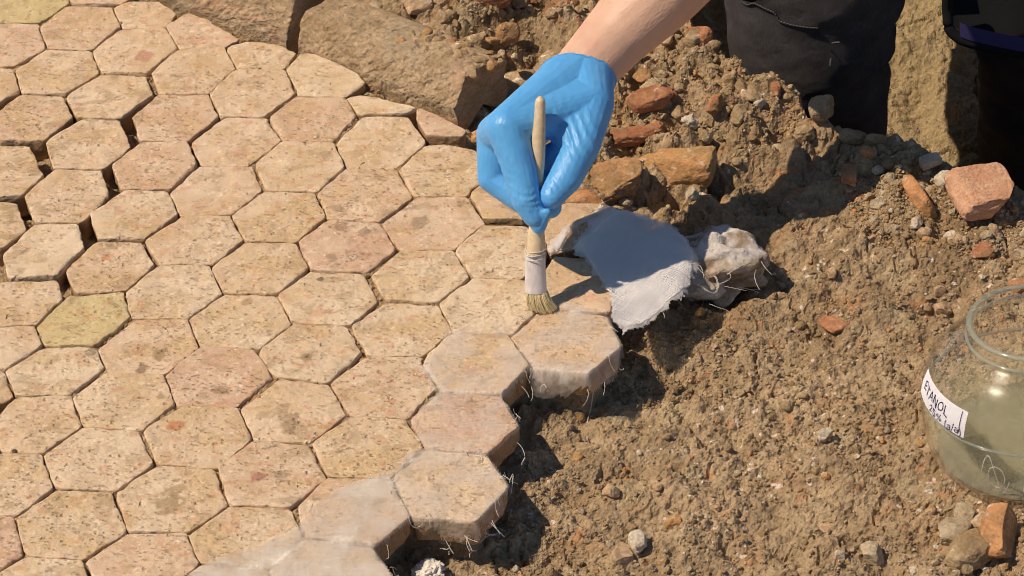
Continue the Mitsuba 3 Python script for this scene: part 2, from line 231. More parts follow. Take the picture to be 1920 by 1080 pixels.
# ---------------------------------------------------------------- the tiles' outlines (mm, on the plane of the pavement), hue, tone, kind
TILES = [
    ([(-436, 536), (-399, 544), (-363, 514), (-358, 490), (-383, 460), (-417, 468), (-439, 490)], 0.0, 0.55, 'yellow'),
    ([(-437, 470), (-384, 457), (-374, 416), (-399, 392), (-431, 399), (-446, 436)], 0.85, 0.6, ''),
    ([(-352, 531), (-321, 526), (-303, 489), (-313, 481), (-355, 488), (-367, 510)], 0.6, 0.5, ''),
    ([(-318, 474), (-307, 481), (-281, 478), (-266, 455), (-274, 434), (-309, 440)], 0.4, 0.6, ''),
    ([(-361, 483), (-322, 475), (-312, 439), (-335, 407), (-372, 416), (-381, 450)], 0.5, 0.6, ''),
    ([(-267, 441), (-255, 453), (-238, 439), (-211, 402), (-225, 391), (-260, 395), (-271, 433)], 0.6, 0.62, ''),
    ([(-314, 438), (-274, 432), (-262, 393), (-285, 359), (-325, 369), (-332, 405)], 0.45, 0.62, ''),
    ([(-373, 413), (-336, 404), (-326, 368), (-351, 339), (-388, 346), (-397, 382)], 0.35, 0.66, ''),
    ([(-429, 394), (-399, 385), (-390, 347), (-410, 328), (-432, 334)], 0.4, 0.6, ''),
    ([(-263, 391), (-222, 388), (-213, 351), (-232, 319), (-273, 324), (-281, 360)], 0.4, 0.68, ''),
    ([(-216, 389), (-204, 394), (-182, 388), (-163, 372), (-173, 348), (-209, 354), (-219, 383)], 0.3, 0.75, ''),
    ([(-168, 346), (-157, 369), (-146, 366), (-112, 330), (-106, 315), (-122, 296), (-159, 304)], 0.15, 0.95, ''),
    ([(-215, 351), (-173, 346), (-162, 307), (-188, 274), (-223, 281), (-232, 317)], 0.35, 0.66, ''),
    ([(-325, 365), (-286, 356), (-279, 323), (-305, 292), (-341, 300), (-352, 335)], 0.3, 0.66, ''),
    ([(-390, 343), (-354, 334), (-344, 300), (-365, 267), (-401, 273), (-413, 310)], 0.45, 0.5, ''),
    ([(-273, 322), (-234, 316), (-225, 282), (-249, 248), (-286, 254), (-293, 290)], 0.65, 0.6, ''),
    ([(-161, 297), (-122, 290), (-113, 266), (-133, 228), (-172, 234), (-183, 267)], 0.55, 0.48, ''),
    ([(-119, 293), (-111, 295), (-96, 289), (-66, 266), (-74, 261), (-112, 268)], 0.15, 0.8, ''),
    ([(-62, 264), (-44, 248), (-27, 229), (-30, 222), (-42, 224), (-56, 228), (-63, 250)], 0.8, 0.55, 'low'),
    ([(-336, 296), (-305, 289), (-294, 247), (-313, 218), (-355, 225), (-364, 265)], 0.35, 0.66, ''),
    ([(-218, 278), (-185, 271), (-173, 235), (-199, 202), (-235, 208), (-244, 245)], 0.4, 0.6, ''),
    ([(-106, 259), (-72, 252), (-59, 214), (-83, 181), (-122, 187), (-129, 223)], 0.3, 0.65, ''),
    ([(-413, 266), (-376, 260), (-362, 214), (-376, 186), (-407, 186), (-416, 225)], 0.3, 0.7, ''),
    ([(-286, 251), (-249, 245), (-239, 210), (-259, 178), (-299, 185), (-308, 222)], 0.7, 0.52, ''),
    ([(-173, 232), (-131, 224), (-123, 187), (-145, 155), (-183, 163), (-192, 201)], 0.35, 0.66, ''),
    ([(-58, 208), (-36, 205), (-20, 196), (-14, 179), (-12, 156), (-29, 132), (-68, 138), (-79, 176)], 0.2, 0.68, ''),
    ([(-353, 221), (-316, 213), (-307, 178), (-326, 142), (-364, 147), (-375, 185)], 0.4, 0.75, ''),
    ([(-236, 207), (-197, 199), (-189, 165), (-210, 135), (-250, 139), (-259, 172)], 0.5, 0.5, ''),
    ([(-121, 184), (-82, 177), (-72, 135), (-97, 106), (-135, 116), (-144, 150)], 0.4, 0.55, ''),
    ([(-411, 183), (-380, 177), (-370, 137), (-386, 116), (-407, 120)], 0.3, 0.72, ''),
    ([(-295, 181), (-262, 175), (-252, 141), (-277, 110), (-313, 116), (-321, 150)], 0.35, 0.74, ''),
    ([(-184, 160), (-146, 153), (-138, 119), (-161, 88), (-199, 96), (-209, 130)], 0.2, 0.66, ''),
    ([(-65, 135), (-29, 128), (-18, 91), (-43, 60), (-81, 67), (-94, 102)], 0.7, 0.55, ''),
    ([(-364, 145), (-330, 140), (-323, 104), (-342, 69), (-379, 71), (-386, 106)], 0.15, 0.82, ''),
    ([(-246, 135), (-212, 130), (-202, 98), (-224, 67), (-263, 73), (-275, 105)], 0.35, 0.58, ''),
    ([(-134, 113), (-97, 102), (-86, 65), (-107, 41), (-148, 47), (-158, 86)], 1.0, 0.5, ''),
    ([(-315, 111), (-279, 106), (-268, 73), (-287, 41), (-326, 43), (-335, 75)], 0.4, 0.6, 'dot'),
    ([(-199, 92), (-161, 86), (-151, 52), (-174, 21), (-212, 26), (-224, 63)], 0.25, 0.55, ''),
    ([(-79, 64), (-42, 58), (-32, 21), (-54, -9), (-92, 1), (-103, 32)], 0.25, 0.7, ''),
    ([(-18, 87), (14, 81), (27, 45), (7, 12), (-27, 20), (-40, 54)], 0.25, 0.7, ''),
    ([(-26, 139), (-12, 152), (7, 127), (15, 107), (15, 95), (-16, 99)], 0.2, 0.4, 'broken'),
    ([(-401, 69), (-378, 67), (-341, 62), (-335, 40), (-353, 8), (-388, 10)], 0.3, 0.65, ''),
    ([(-332, 44), (-290, 41), (-283, 4), (-307, -26), (-345, -20), (-353, 6)], 0.0, 0.45, 'yellow'),
    ([(-263, 70), (-226, 65), (-217, 27), (-241, -1), (-281, 6), (-288, 40)], 0.2, 0.75, ''),
    ([(-213, 27), (-175, 18), (-163, -20), (-188, -49), (-229, -38), (-238, -5)], 0.15, 0.62, ''),
    ([(-148, 45), (-111, 36), (-100, -0), (-120, -28), (-162, -20), (-173, 16)], 0.2, 0.75, ''),
    ([(-93, -6), (-56, -15), (-47, -49), (-70, -75), (-107, -68), (-118, -31)], 0.25, 0.68, ''),
    ([(-27, 16), (9, 8), (17, -27), (-2, -57), (-44, -50), (-53, -11)], 0.1, 0.85, ''),
    ([(-396, 10), (-354, 4), (-347, -21), (-372, -45), (-391, -42), (-406, -13)], 0.5, 0.7, ''),
    ([(-347, -24), (-308, -30), (-300, -54), (-322, -83), (-362, -78), (-371, -49)], 0.2, 0.82, ''),
    ([(-279, 2), (-241, -5), (-231, -41), (-254, -69), (-295, -60), (-304, -30)], 0.45, 0.5, ''),
    ([(-228, -42), (-190, -51), (-178, -85), (-202, -115), (-243, -108), (-253, -71)], 0.9, 0.45, ''),
    ([(-161, -21), (-124, -30), (-114, -65), (-137, -96), (-176, -82), (-187, -54)], 0.2, 0.66, ''),
    ([(-107, -71), (-71, -76), (-61, -115), (-82, -146), (-121, -137), (-134, -99)], 0.45, 0.58, ''),
    ([(-69, -84), (-49, -53), (-7, -58), (6, -99), (-16, -130), (-54, -119)], 0.3, 0.7, ''),
    ([(-4, -61), (19, -33), (65, -45), (73, -84), (47, -114), (12, -102)], 0.5, 0.58, ''),
    ([(17, 1), (34, 34), (73, 25), (74, -4), (69, -38), (38, -30), (19, -29)], 0.5, 0.6, ''),
    ([(46, 110), (71, 107), (88, 96), (68, 66), (48, 48), (31, 45), (28, 73)], 0.55, 0.6, 'low'),
    ([(86, 93), (103, 74), (103, 39), (93, -5), (81, -21), (75, -20), (75, -0), (52, 44)], 0.5, 0.55, 'low'),
    ([(-401, -17), (-372, -51), (-364, -78), (-372, -85), (-396, -81)], 0.2, 0.75, ''),
    ([(-361, -82), (-322, -87), (-312, -123), (-337, -150), (-368, -143), (-374, -109)], 0.4, 0.72, ''),
    ([(-296, -62), (-256, -71), (-247, -107), (-269, -135), (-310, -123), (-319, -89)], 0.2, 0.72, ''),
    ([(-239, -110), (-202, -119), (-190, -155), (-215, -185), (-255, -174), (-266, -136)], 0.2, 0.62, 'dot'),
    ([(-170, -88), (-137, -100), (-124, -137), (-150, -166), (-189, -156), (-198, -119)], 0.3, 0.62, ''),
    ([(-119, -142), (-83, -150), (-72, -183), (-96, -213), (-137, -204), (-148, -167)], 0.1, 0.6, ''),
    ([(-78, -151), (-57, -124), (-16, -132), (-5, -169), (-28, -197), (-68, -184)], 0.95, 0.5, ''),
    ([(-91, -216), (-68, -190), (-28, -200), (-16, -235), (-38, -268), (-80, -258)], 0.25, 0.68, ''),
    ([(-379, -146), (-339, -153), (-328, -191), (-349, -217), (-377, -215), (-391, -178)], 0.3, 0.66, ''),
    ([(-310, -127), (-272, -137), (-260, -175), (-283, -200), (-326, -191), (-335, -155)], 0.4, 0.6, ''),
    ([(-255, -179), (-217, -188), (-207, -229), (-231, -252), (-272, -245), (-282, -204)], 0.2, 0.6, ''),
    ([(-189, -160), (-150, -169), (-139, -208), (-164, -236), (-203, -228), (-212, -187)], 0.6, 0.66, 'dot2'),
    ([(-156, -238), (-137, -210), (-95, -219), (-83, -258), (-105, -283), (-152, -268)], 0.55, 0.55, ''),
    ([(-324, -197), (-287, -205), (-275, -247), (-301, -272), (-341, -263), (-349, -222)], 0.1, 0.66, ''),
    ([(-205, -232), (-164, -239), (-155, -268), (-177, -298), (-222, -286), (-230, -259)], 0.1, 0.62, ''),
    ([(-273, -250), (-234, -256), (-224, -291), (-245, -312), (-287, -304), (-299, -274)], 0.6, 0.55, ''),
    ([(-377, -216), (-354, -221), (-342, -262), (-359, -277), (-379, -269)], 1.0, 0.5, ''),
    ([(-341, -266), (-303, -275), (-297, -297), (-312, -317), (-351, -307), (-357, -278)], 0.1, 0.8, ''),
    ([(-175, -302), (-153, -273), (-109, -288), (-95, -322), (-118, -354), (-162, -343)], 0.3, 0.7, ''),
    ([(-223, -292), (-179, -303), (-165, -337), (-188, -366), (-226, -356), (-242, -317)], 0.3, 0.65, ''),
    ([(-432, 53), (-403, 48), (-410, 14), (-422, -4)], 0.3, 0.65, ''),
]
polys = [Polygon(np.array(t[0]) / 1000.0).buffer(0) for t in TILES]
# the pavement goes on past the picture's left and lower edges
c0_, a_, d_ = V(*(-0.2279, -0.1476, 0.0000)[:2]), V(*(-0.1631, -0.1277, 0.0000)[:2]), V(*(-0.2448, -0.2163, 0.0000)[:2]); a_, d_ = (a_ - c0_) * .985, (d_ - c0_) * .985
k0_, k1_ = V(*(-0.2794, 0.4756, 0.0000)[:2]), V(*(-0.1604, 0.3728, 0.0000)[:2]); e0_, e1_ = V(*(-0.1283, -0.2872, 0.0000)[:2]), V(*(-0.1080, -0.3609, -0.0000)[:2])
have, rg = shapely.union_all(polys), np.random.default_rng(5)
for i in range(-12, 6):
    for j in range(-16, 9):
        c_ = c0_ + a_ * i + d_ * j
        if not (-0.72 < c_[0] and -0.50 < c_[1] < 0.66): continue
        if np.cross(k1_ - k0_, c_ - k0_) > -0.035 * np.linalg.norm(k1_ - k0_) or np.cross(e1_ - e0_, c_ - e0_) > -0.045 * np.linalg.norm(e1_ - e0_): continue
        b_ = a_ + d_
        hexa = Polygon([c_ + (p_ + q_) / 3 * .975 + rg.normal(0, .0006, 2) for p_, q_ in ((a_, b_), (b_, d_), (d_, -a_), (-a_, -b_), (-b_, -d_), (-d_, a_))])
        if hexa.intersection(have).area > 0.12 * hexa.area: continue
        hexa = hexa.difference(have.buffer(.0012))
        if hexa.geom_type != 'Polygon' or hexa.area < .0006: continue
        polys.append(hexa); TILES.append(([], rg.uniform(.1, .8), rg.uniform(.5, .75), ''))
for _ in range(5):                                   # handmade tiles laid close: narrow the joints, never below about a millimetre
    tree = shapely.STRtree(polys); new = []
    for i, p in enumerate(polys):
        wide = p.centroid.x < -0.27 + 0.0 and 0.0 < p.centroid.y < 0.36
        g = p.buffer(0.00003 if wide else 0.00030, join_style='mitre')
        for j in tree.query(g.buffer(0.002)):
            if j != i: g = g.difference(polys[j].buffer(0.0009))
        if g.geom_type != 'Polygon': g = max(g.geoms, key=lambda q: q.area)
        new.append(g)
    polys = new
slab = shapely.union_all([p.buffer(0.004) for p in polys]).buffer(-0.003)
bed = slab.buffer(-0.020)

# ---------------------------------------------------------------- the dug ground: one height field out to the far field
CTRL = [(0.0292, -0.1255, -0.0370), (0.0381, -0.2159, -0.0390), (0.0950, -0.0692, -0.0380), (-0.0380, -0.2679, -0.0400), (0.1087, -0.2476, -0.0450), (0.2127, -0.2894, -0.0460), (0.2028, -0.0771, -0.0440), (0.1069, -0.0641, -0.0430), (0.1359, -0.1604, -0.0460), (0.1699, -0.0240, -0.0400),
    (0.2651, -0.1803, -0.0450), (0.3228, -0.2775, -0.0450), (0.3538, -0.1023, -0.0420), (0.2734, 0.0086, -0.0400), (0.2206, 0.0669, -0.0400), (0.3225, 0.0668, -0.0360), (0.3820, 0.0574, -0.0360), (0.2685, 0.1186, -0.0400),
    (0.2138, 0.1844, -0.0420), (0.1803, 0.1479, -0.0400), (0.2393, 0.2184, -0.0360), (0.1848, 0.1124, -0.0420), (0.1396, 0.1120, -0.0320), (0.1702, 0.1665, -0.0260), (0.1545, 0.1368, -0.0300), (0.1484, 0.1561, -0.0220), (0.1980, 0.2255, -0.0160), (0.1261, 0.1428, -0.0260),
    (0.0946, 0.1570, -0.0120), (0.0673, 0.1848, -0.0120), (0.1338, 0.2216, -0.0120), (0.1056, 0.2474, -0.0200), (0.1798, 0.2532, -0.0060), (0.1543, 0.3028, -0.0080), (0.1871, 0.3222, 0.0000), (0.2498, 0.2471, -0.0120), (0.3006, 0.1971, -0.0140), (0.3577, 0.1578, -0.0300), (0.3950, 0.1309, -0.0340),
    (0.0327, 0.3432, -0.0300), (0.0043, 0.3120, -0.0340), (0.0185, 0.3527, 0.0120), (-0.0165, 0.3416, 0.0220), (-0.0602, 0.3492, 0.0220), (-0.0948, 0.3907, 0.0220), (0.0579, 0.3493, 0.0100), (0.1032, 0.3694, 0.0040), (0.1714, 0.3907, -0.0100), (0.1565, 0.4763, -0.0100), (-0.0041, 0.4326, 0.0200),
    (-0.1395, 0.4756, 0.0200), (-0.2834, 0.5765, 0.0000), (-0.0232, 0.2364, -0.0100), (-0.1614, 0.4307, -0.0150), (-0.0988, 0.3323, -0.0100), (-0.0348, 0.2743, -0.0120), (-0.2111, 0.4342, -0.0120), (0.0244, 0.1809, -0.0200), (0.0393, 0.1476, -0.0200), (-0.4305, 0.6216, -0.0100),
    (-0.4306, 0.1100, -0.0100), (-0.2492, -0.3248, -0.0100), (-0.0763, -0.3399, -0.0400), (0.1646, -0.3869, -0.0500), (0.4047, -0.2305, -0.0450), (0.4548, 0.0158, -0.0400), (-0.3516, -0.3642, -0.0100)]
CTRL = np.array(CTRL)
field = RBFInterpolator(CTRL[:, :2], CTRL[:, 2], kernel='linear', smoothing=1e-4, neighbors=24)
CREST = np.array([(0.1315, 0.5594, 0.0000), (0.1666, 0.3831, 0.0000), (0.1865, 0.3163, 0.0000), (0.2213, 0.2778, -0.0050), (0.2493, 0.2430, -0.0120), (0.3012, 0.2010, -0.0180), (0.3433, 0.1727, -0.0280), (0.3807, 0.1447, -0.0340), (0.4174, 0.1173, -0.0360), (0.5028, 0.0529, -0.0360)])[:, :2]
trench = Polygon(np.vstack([CREST, [[3.0, CREST[-1, 1]], [3.0, 3.0], [CREST[0, 0] , 3.0]]]))
fx = np.r_[-40.6, -12, -5, -2.2, -1.5, -1.2, np.arange(-1.0, -0.46, 0.006), np.arange(-0.45, 0.60, 0.00172), np.arange(0.606, 0.98, 0.006), 1.2, 1.7, 2.6, 5, 12, 40]
fy = np.r_[-40, -12, -5, -2.6, -1.6, -1.0, -0.85, np.arange(-0.75, -0.405, 0.006), np.arange(-0.40, 0.62, 0.0019), np.arange(0.6225, 1.02, 0.0032), 1.04, 1.1, 1.25, 1.6, 2.3, 4, 8, 18, 45]
GX, GY = np.meshgrid(fx, fy)
gp = np.stack([GX.ravel(), GY.ravel()], 1)
near = (np.abs(gp[:, 0]) < 1.0) & (gp[:, 1] > -0.78) & (gp[:, 1] < 1.1)
BANK = Polygon([(-0.0210, 0.5093, 0.0000)[:2], (0.1977, 0.4697, 0.0000)[:2], (0.2529, 0.2186, 0.0000)[:2], (0.1824, 0.1942, 0.0000)[:2], (0.1158, 0.0821, 0.0000)[:2], (0.0252, 0.0966, 0.0000)[:2], (-0.0224, 0.2364, 0.0000)[:2]])
def clods(p, cell, seed, keep=0.6, flat=0.5):
    r = np.random.default_rng(seed)
    lo, hi = p.min(0) - cell, p.max(0) + cell
    n = np.ceil((hi - lo) / cell).astype(int)
    i, j = np.meshgrid(np.arange(n[0]), np.arange(n[1]), indexing='ij')
    c = np.stack([i, j], -1).reshape(-1, 2) * cell + lo + r.uniform(0, cell, (n[0] * n[1], 2))
    c = c[r.random(len(c)) < keep]
    rad = cell * r.uniform(0.25, 0.62, len(c))
    d, k = cKDTree(c).query(p + np.stack([N3(np.c_[p, p[:, 0]], 1.3 / cell, seed, 2), N3(np.c_[p, p[:, 1]], 1.3 / cell, seed + 5, 2)], 1) * cell * 0.9)
    return rad[k] * flat * np.sqrt(np.maximum(0, 1 - (d / rad[k]) ** 2))
PITS = [((0.1437, 0.2452, -0.0100), .012, -.030), ((0.1077, 0.2147, -0.0100), .016, -.028), ((0.1295, 0.1521, -0.0150), .012, -.028), ((0.1547, 0.1752, -0.0150), .012, -.014), ((0.0143, 0.3292, -0.0300), .020, -.022), ((0.1204, 0.3381, 0.0000), .008, -.018), ((0.0390, 0.3392, 0.0000), .010, -.024), ((-0.0262, 0.3207, 0.0200), .010, -.012), ((0.0469, 0.3997, 0.0000), .010, -.016),
    ((0.0869, 0.3309, 0.0000), .02, .012), ((0.0944, 0.1460, 0.0000), .018, .010), ((0.1327, 0.3015, 0.0000), .02, .008), ((0.1635, 0.3048, 0.0000), .018, .010)]
def ground_z(p):
    q3 = np.c_[p, np.zeros(len(p))]
    z = np.clip(field(p), -0.056, 0.03)
    pts = shapely.points(p)
    db = shapely.distance(pts, BANK); rough = np.clip(1 - db / 0.03, 0, 1)
    inb = shapely.distance(pts, bed)
    w = np.clip(inb / 0.006, 0, 1); w = w * w * (3 - 2 * w)
    calm = np.clip((N3(q3, 17, 33, 3) + 0.10) * 5, 0.12, 1); calm = np.maximum(calm, rough * .8)
    rel = (N3(q3, 30, 1, 4) * 0.020 + N3(q3, 95, 2, 3) * 0.008) * (1 + 1.1 * rough) + np.minimum(0, N3(q3, 60, 9, 3)) * 0.014 * rough
    rel += clods(p, 0.034, 5, 0.4, 0.36) * (0.45 + 0.7 * rough) + (clods(p, 0.015, 6, 0.5, 0.5) * (0.7 + 0.5 * rough) + clods(p, 0.0078, 7, 0.5, 0.6)) * calm + N3(q3, 210, 17, 2) * (0.0022 + 0.002 * calm)
    rel += np.floor(N3(q3, 40, 55, 4) * 7) * 0.0022 * (1 - .6 * calm)
    rid = np.abs(N3(q3, 20, 14, 4)); rel -= np.clip(0.016 - rid, 0, 1) * 0.36 * (N3(q3, 9, 15, 2) > -.03)
    for (px_, py_, pz_), pr_, pd_ in PITS: z = z + pd_ * np.exp(-((p[:, 0] - px_) ** 2 + ((p[:, 1] - py_) * 0.75) ** 2) / pr_ ** 2)
    z = z + rel - 0.006
    z = z * w + (1 - w) * (-0.0034 - 0.0035 * (p[:, 0] < -.20) * np.clip((p[:, 1] - .02) * 30, 0, 1) * np.clip((.36 - p[:, 1]) * 30, 0, 1) + N3(q3, 120, 3, 3) * 0.005 + N3(q3, 420, 4, 2) * 0.004)
    dt = np.where(shapely.contains_xy(trench, p[:, 0], p[:, 1]), shapely.distance(pts, trench.exterior), 0) + N3(q3, 45, 8, 3) * 0.014 * (shapely.distance(pts, trench) < 0.2)
    k = np.clip(dt / 0.045, 0, 1); k = k * k * (3 - 2 * k)
    floor = -0.30 + np.clip(p[:, 1] - 0.55, -0.3, 1) * 0.18 + N3(q3, 10, 21, 4) * 0.05 + N3(q3, 60, 22, 3) * 0.008 + clods(p, 0.024, 23, 0.25, 0.4) * np.clip((N3(q3, 14, 34, 2) + .05) * 8, 0, 1) + clods(p, 0.010, 24, 0.4, 0.5) + N3(q3, 150, 25, 3) * 0.006 - np.clip(.02 - np.abs(N3(q3, 16, 27, 3)), 0, 1) * .5
    return z * (1 - k) + floor * k
gz = np.full(len(gp), -0.05)
gz[near] = ground_z(gp[near])
i, j = np.meshgrid(np.arange(len(fy) - 1), np.arange(len(fx) - 1), indexing='ij')
q = np.stack([i * len(fx) + j, i * len(fx) + j + 1, (i + 1) * len(fx) + j + 1, (i + 1) * len(fx) + j], -1).reshape(-1, 4)
ground_mesh = trimesh.Trimesh(np.c_[gp, gz], np.vstack([q[:, [0, 1, 2]], q[:, [0, 2, 3]]]), process=False)
obj('earth_ground', ground_mesh, 'soil_mat', False)
tag('earth_ground', 'brown excavated earth with grit and brick crumbs beside the tiles', kind='structure')
from scipy.interpolate import RegularGridInterpolator
_gi = RegularGridInterpolator((fy, fx), gz.reshape(GX.shape), bounds_error=False, fill_value=-0.05)
def gh(x, y): return float(_gi([[y, x]])[0])

# ---------------------------------------------------------------- the pavement: bedding and the hexagonal tiles
bed_poly = bed.buffer(-0.006)
bp = bed_poly if bed_poly.geom_type == 'Polygon' else max(bed_poly.geoms, key=lambda g: g.area)
bm = trimesh.creation.extrude_polygon(bp.simplify(0.0008), 0.020, engine='earcut'); bm.vertices[:, 2] -= 0.038
obj('tile_pavement', bm, 'clod_mat', False)
tag('tile_pavement', 'pavement of worn yellow and pink hexagonal clay tiles', kind='structure')
def resample(poly, step):
    L = poly.exterior.length; n = max(18, int(L / step))
    return np.array([poly.exterior.interpolate(k * L / n).coords[0] for k in range(n)])
def tile_mesh(poly, seed, kind):
    r = np.random.default_rng(1000 + seed)
    g = poly.buffer(-0.0016).buffer(0.0016)
    if g.geom_type != 'Polygon': g = max(g.geoms, key=lambda q: q.area)
    out = resample(shapely.geometry.polygon.orient(g), 0.0042)
    c = np.array(g.centroid.coords[0]); q3 = np.c_[out, np.full(len(out), seed * 0.1)]
    nrm = out - c; nrm /= np.linalg.norm(nrm, axis=1, keepdims=True)
    out = out + nrm * (N3(q3, 110, seed, 3) * 0.0024 + N3(q3, 320, seed + 4, 2) * 0.0010)[:, None]
    n = len(out)
    chip = np.clip(N3(q3, 90, seed + 50, 2) - 0.10, 0, 1) * 0.016
    R, Z = [], []
    def ring(inset, z): R.append(out - nrm * inset); Z.append(np.broadcast_to(z, (n,)))
    sideways = N3(q3, 70, seed + 9, 2) * 0.003
    R.append(out - nrm * (0.0035 + sideways[:, None])); Z.append(np.full(n, -0.0225))
    R.append(out - nrm * (0.0012 - sideways[:, None])); Z.append(np.full(n, -0.013))
    ring(0.0001, -0.005); ring(0, -0.0011 - chip * 0.4); ring(0.0003, -0.0004 - chip * 0.5); ring(0.0009, -0.0001 - chip * 0.2); ring(0.0026, 0.0)
    base = out - nrm * 0.0026
    for s in (0.84, 0.64, 0.42, 0.2): R.append(c + (base - c) * s); Z.append(np.full(n, 0.0))
    v = np.c_[np.vstack(R), np.concatenate(Z)]; v = np.vstack([v, [c[0], c[1], 0.0]])
    dep = (N3(v * [1, 1, 0] + [0, 0, seed], 28, seed, 2) * 0.0015 + N3(v * [1, 1, 0] + [0, 0, seed], 130, seed + 2, 2) * 0.0007)
    v[:, 2] += dep + (v[:, :2] - c) @ r.normal(0, 0.013, 2) + r.normal(0, 0.0004)
    if kind == 'low':
        v[:, 2] += -0.0012 - (v[:, :2] - c) @ V(0.04, -0.02)
    if kind == 'broken': v[:, 2] += -0.0015 - np.maximum(0, (v[:, :2] - c) @ V(0.12, 0.05))
    m = len(R); i, j = np.meshgrid(np.arange(m - 1), np.arange(n), indexing='ij')
    q = np.stack([i * n + j, i * n + (j + 1) % n, (i + 1) * n + (j + 1) % n, (i + 1) * n + j], -1).reshape(-1, 4)
    f = np.vstack([q[:, [0, 1, 2]], q[:, [0, 2, 3]], np.stack([(m - 1) * n + np.arange(n), (m - 1) * n + (np.arange(n) + 1) % n, np.full(n, m * n)], 1)])
    return trimesh.Trimesh(v, f, process=False)
tops = []
for k, (p, t) in enumerate(zip(polys, TILES)):
    m = tile_mesh(p, k, t[3]); nn_ = (len(m.vertices) - 1) // 11; tops.append(m.vertices[nn_ * 4:])
    hue = 0.0 if t[3] == 'yellow' else 0.05 + 0.9 * t[1]
    key = obj('tile_pavement__tile', m, 'tile_mat', True, uv=np.tile([hue, t[2] + np.random.default_rng(k).normal(0, .05)], (len(m.vertices), 1)))
    if t[3] == 'yellow' and k > 5: tag(key, 'olive yellow tile')
    if t[3] == 'broken': tag(key, 'broken corner of a tile')

# ---------------------------------------------------------------- the two earth caked kerb blocks along the cut edge of the pavement
def block(bot0, bot1, h, depth, seed, lean=0.012):
    b0, b1 = np.array(bot0), np.array(bot1); d = b1 - b0; L = np.linalg.norm(d); d /= L; nn = V(-d[1], d[0], 0)
    if nn[1] < 0: nn = -nn
    nu, nv = 150, 90
    prof = [(0, -0.03), (0.0, 0.0), (lean * 0.5, h * 0.55), (lean, h * 0.94), (lean + 0.0025, h * 1.0), (lean + 0.012, h + .001), (depth * 0.8, h), (depth, h * 0.8), (depth, -0.03)]
    pf = np.array(prof); sl = np.r_[0, np.cumsum(np.linalg.norm(np.diff(pf, axis=0), axis=1))]; uu = np.linspace(0, sl[-1], nv); pr = np.c_[np.interp(uu, sl, pf[:, 0]), np.interp(uu, sl, pf[:, 1])]
    us = np.r_[0, np.linspace(0.0, L, nu), L]
    rows = []
    for k, u in enumerate(us):
        cap = 0.0 if k in (0, len(us) - 1) else 1.0
        e = min(u, L - u); rnd = 1 - 0.10 * math.exp(-e / 0.004)
        a = pr.copy(); a[:, 1] = np.where(a[:, 1] > 0, a[:, 1] * rnd, a[:, 1])
        if cap == 0: a = np.c_[np.full(nv, depth * 0.5), np.clip(a[:, 1] * 0.3, -0.03, 1)]
        rows.append(b0 + d * u + nn * a[:, :1] + V(0, 0, 1) * a[:, 1:])
    v = np.vstack(rows)
    off = (N3(v, 25, seed, 3) * 0.006 + N3(v, 90, seed + 1, 3) * 0.005 + N3(v, 260, seed + 2, 2) * 0.0025)[:, None]
    v = v + off * (nn * -0.7 + V(0, 0, 0.7)) + N3(v, 60, seed + 7, 3)[:, None] * d * 0.006
    i, j = np.meshgrid(np.arange(len(us) - 1), np.arange(nv - 1), indexing='ij')
    q = np.stack([i * nv + j, (i + 1) * nv + j, (i + 1) * nv + j + 1, i * nv + j + 1], -1).reshape(-1, 4)
    return trimesh.Trimesh(v, np.vstack([q[:, [0, 1, 2]], q[:, [0, 2, 3]]]), process=False)
k = obj('kerb_block', block((-0.1614, 0.3835, 0.0000), (-0.0319, 0.2567, 0.0000), 0.026, 0.060, 31, lean=0.013), 'kerb_mat', 60)
tag(k, 'long earth coated brown kerb block ending in shadow behind the glove', 'block')
k = obj('kerb_block', block((-0.5117, 0.6829, 0.0000), (-0.1686, 0.3918, 0.0000), 0.036, 0.055, 41, lean=0.014), 'kerb_mat', 60)
tag(k, 'kerb block cut off by the top edge, left of the dark gap', 'block')

# ---------------------------------------------------------------- loose stones and brick fragments
def put(name, uvz, dims, mat, label, cat, seed, rz=0, rx=0, ry=0, boxy=0.5, cuts=8, sink=0.35, rough=0.05, z=None, sub=3, group=None):
    m = rot(rock(seed, np.array(dims) / 1000.0, boxy, cuts, sub, rough), rz, rx, ry)
    x, y = uvz[:2]
    z0 = gh(x, y) if z is None else z
    m = moved(m, [x, y, z0 + dims[2] / 1000.0 * (1 - 2 * sink)])
    key = obj(name, m, mat, 38)
    tag(key, label, cat, group)
BF = 'brick_fragment'
put(BF, (0.1445, 0.1831, -0.0050), (27, 22, 14), 'brick_ochre', 'big ochre orange brick chunk on the rubble right of the glove', 'brick', 101, rz=-15, boxy=.75, cuts=6, sink=.15)
put(BF, (0.1162, 0.1894, -0.0100), (13, 14, 8), 'brick_ochre', 'small orange brick piece against the left of the big ochre chunk', 'brick', 102, rz=10, boxy=.7, sink=.3)
put(BF, (0.1098, 0.2346, 0.0000), (24, 9, 6), 'brick_red', 'flat reddish brown brick slab beside the glove cuff', 'brick', 103, rz=8, boxy=.8, cuts=4, sink=0)
put(BF, (0.1261, 0.2648, 0.0000), (24, 14, 9), 'brick_red', 'cracked red brown brick lump with a white speck on top', 'brick', 104, rz=20, boxy=.6, sink=.1)
put(BF, (0.1742, 0.2401, -0.0050), (7, 12, 8), 'brick_red', 'narrow red brick splinter at the right of a dark hollow', 'brick', 105, rz=-20, boxy=.5, sink=.2)
put(BF, (0.0660, 0.1340, -0.0100), (20, 13, 12), 'brick_orange', 'smooth orange brown brick lump just under the thumb', 'brick', 106, rz=-12, boxy=.5, sink=.25)
put(BF, (0.0903, 0.1530, -0.0080), (25, 20, 13), 'rubble_mat', 'broad crumbling mass of reddish mortar right of the thumb', 'mortar', 107, rz=15, boxy=.35, cuts=10, sink=.3, rough=.12, sub=4)
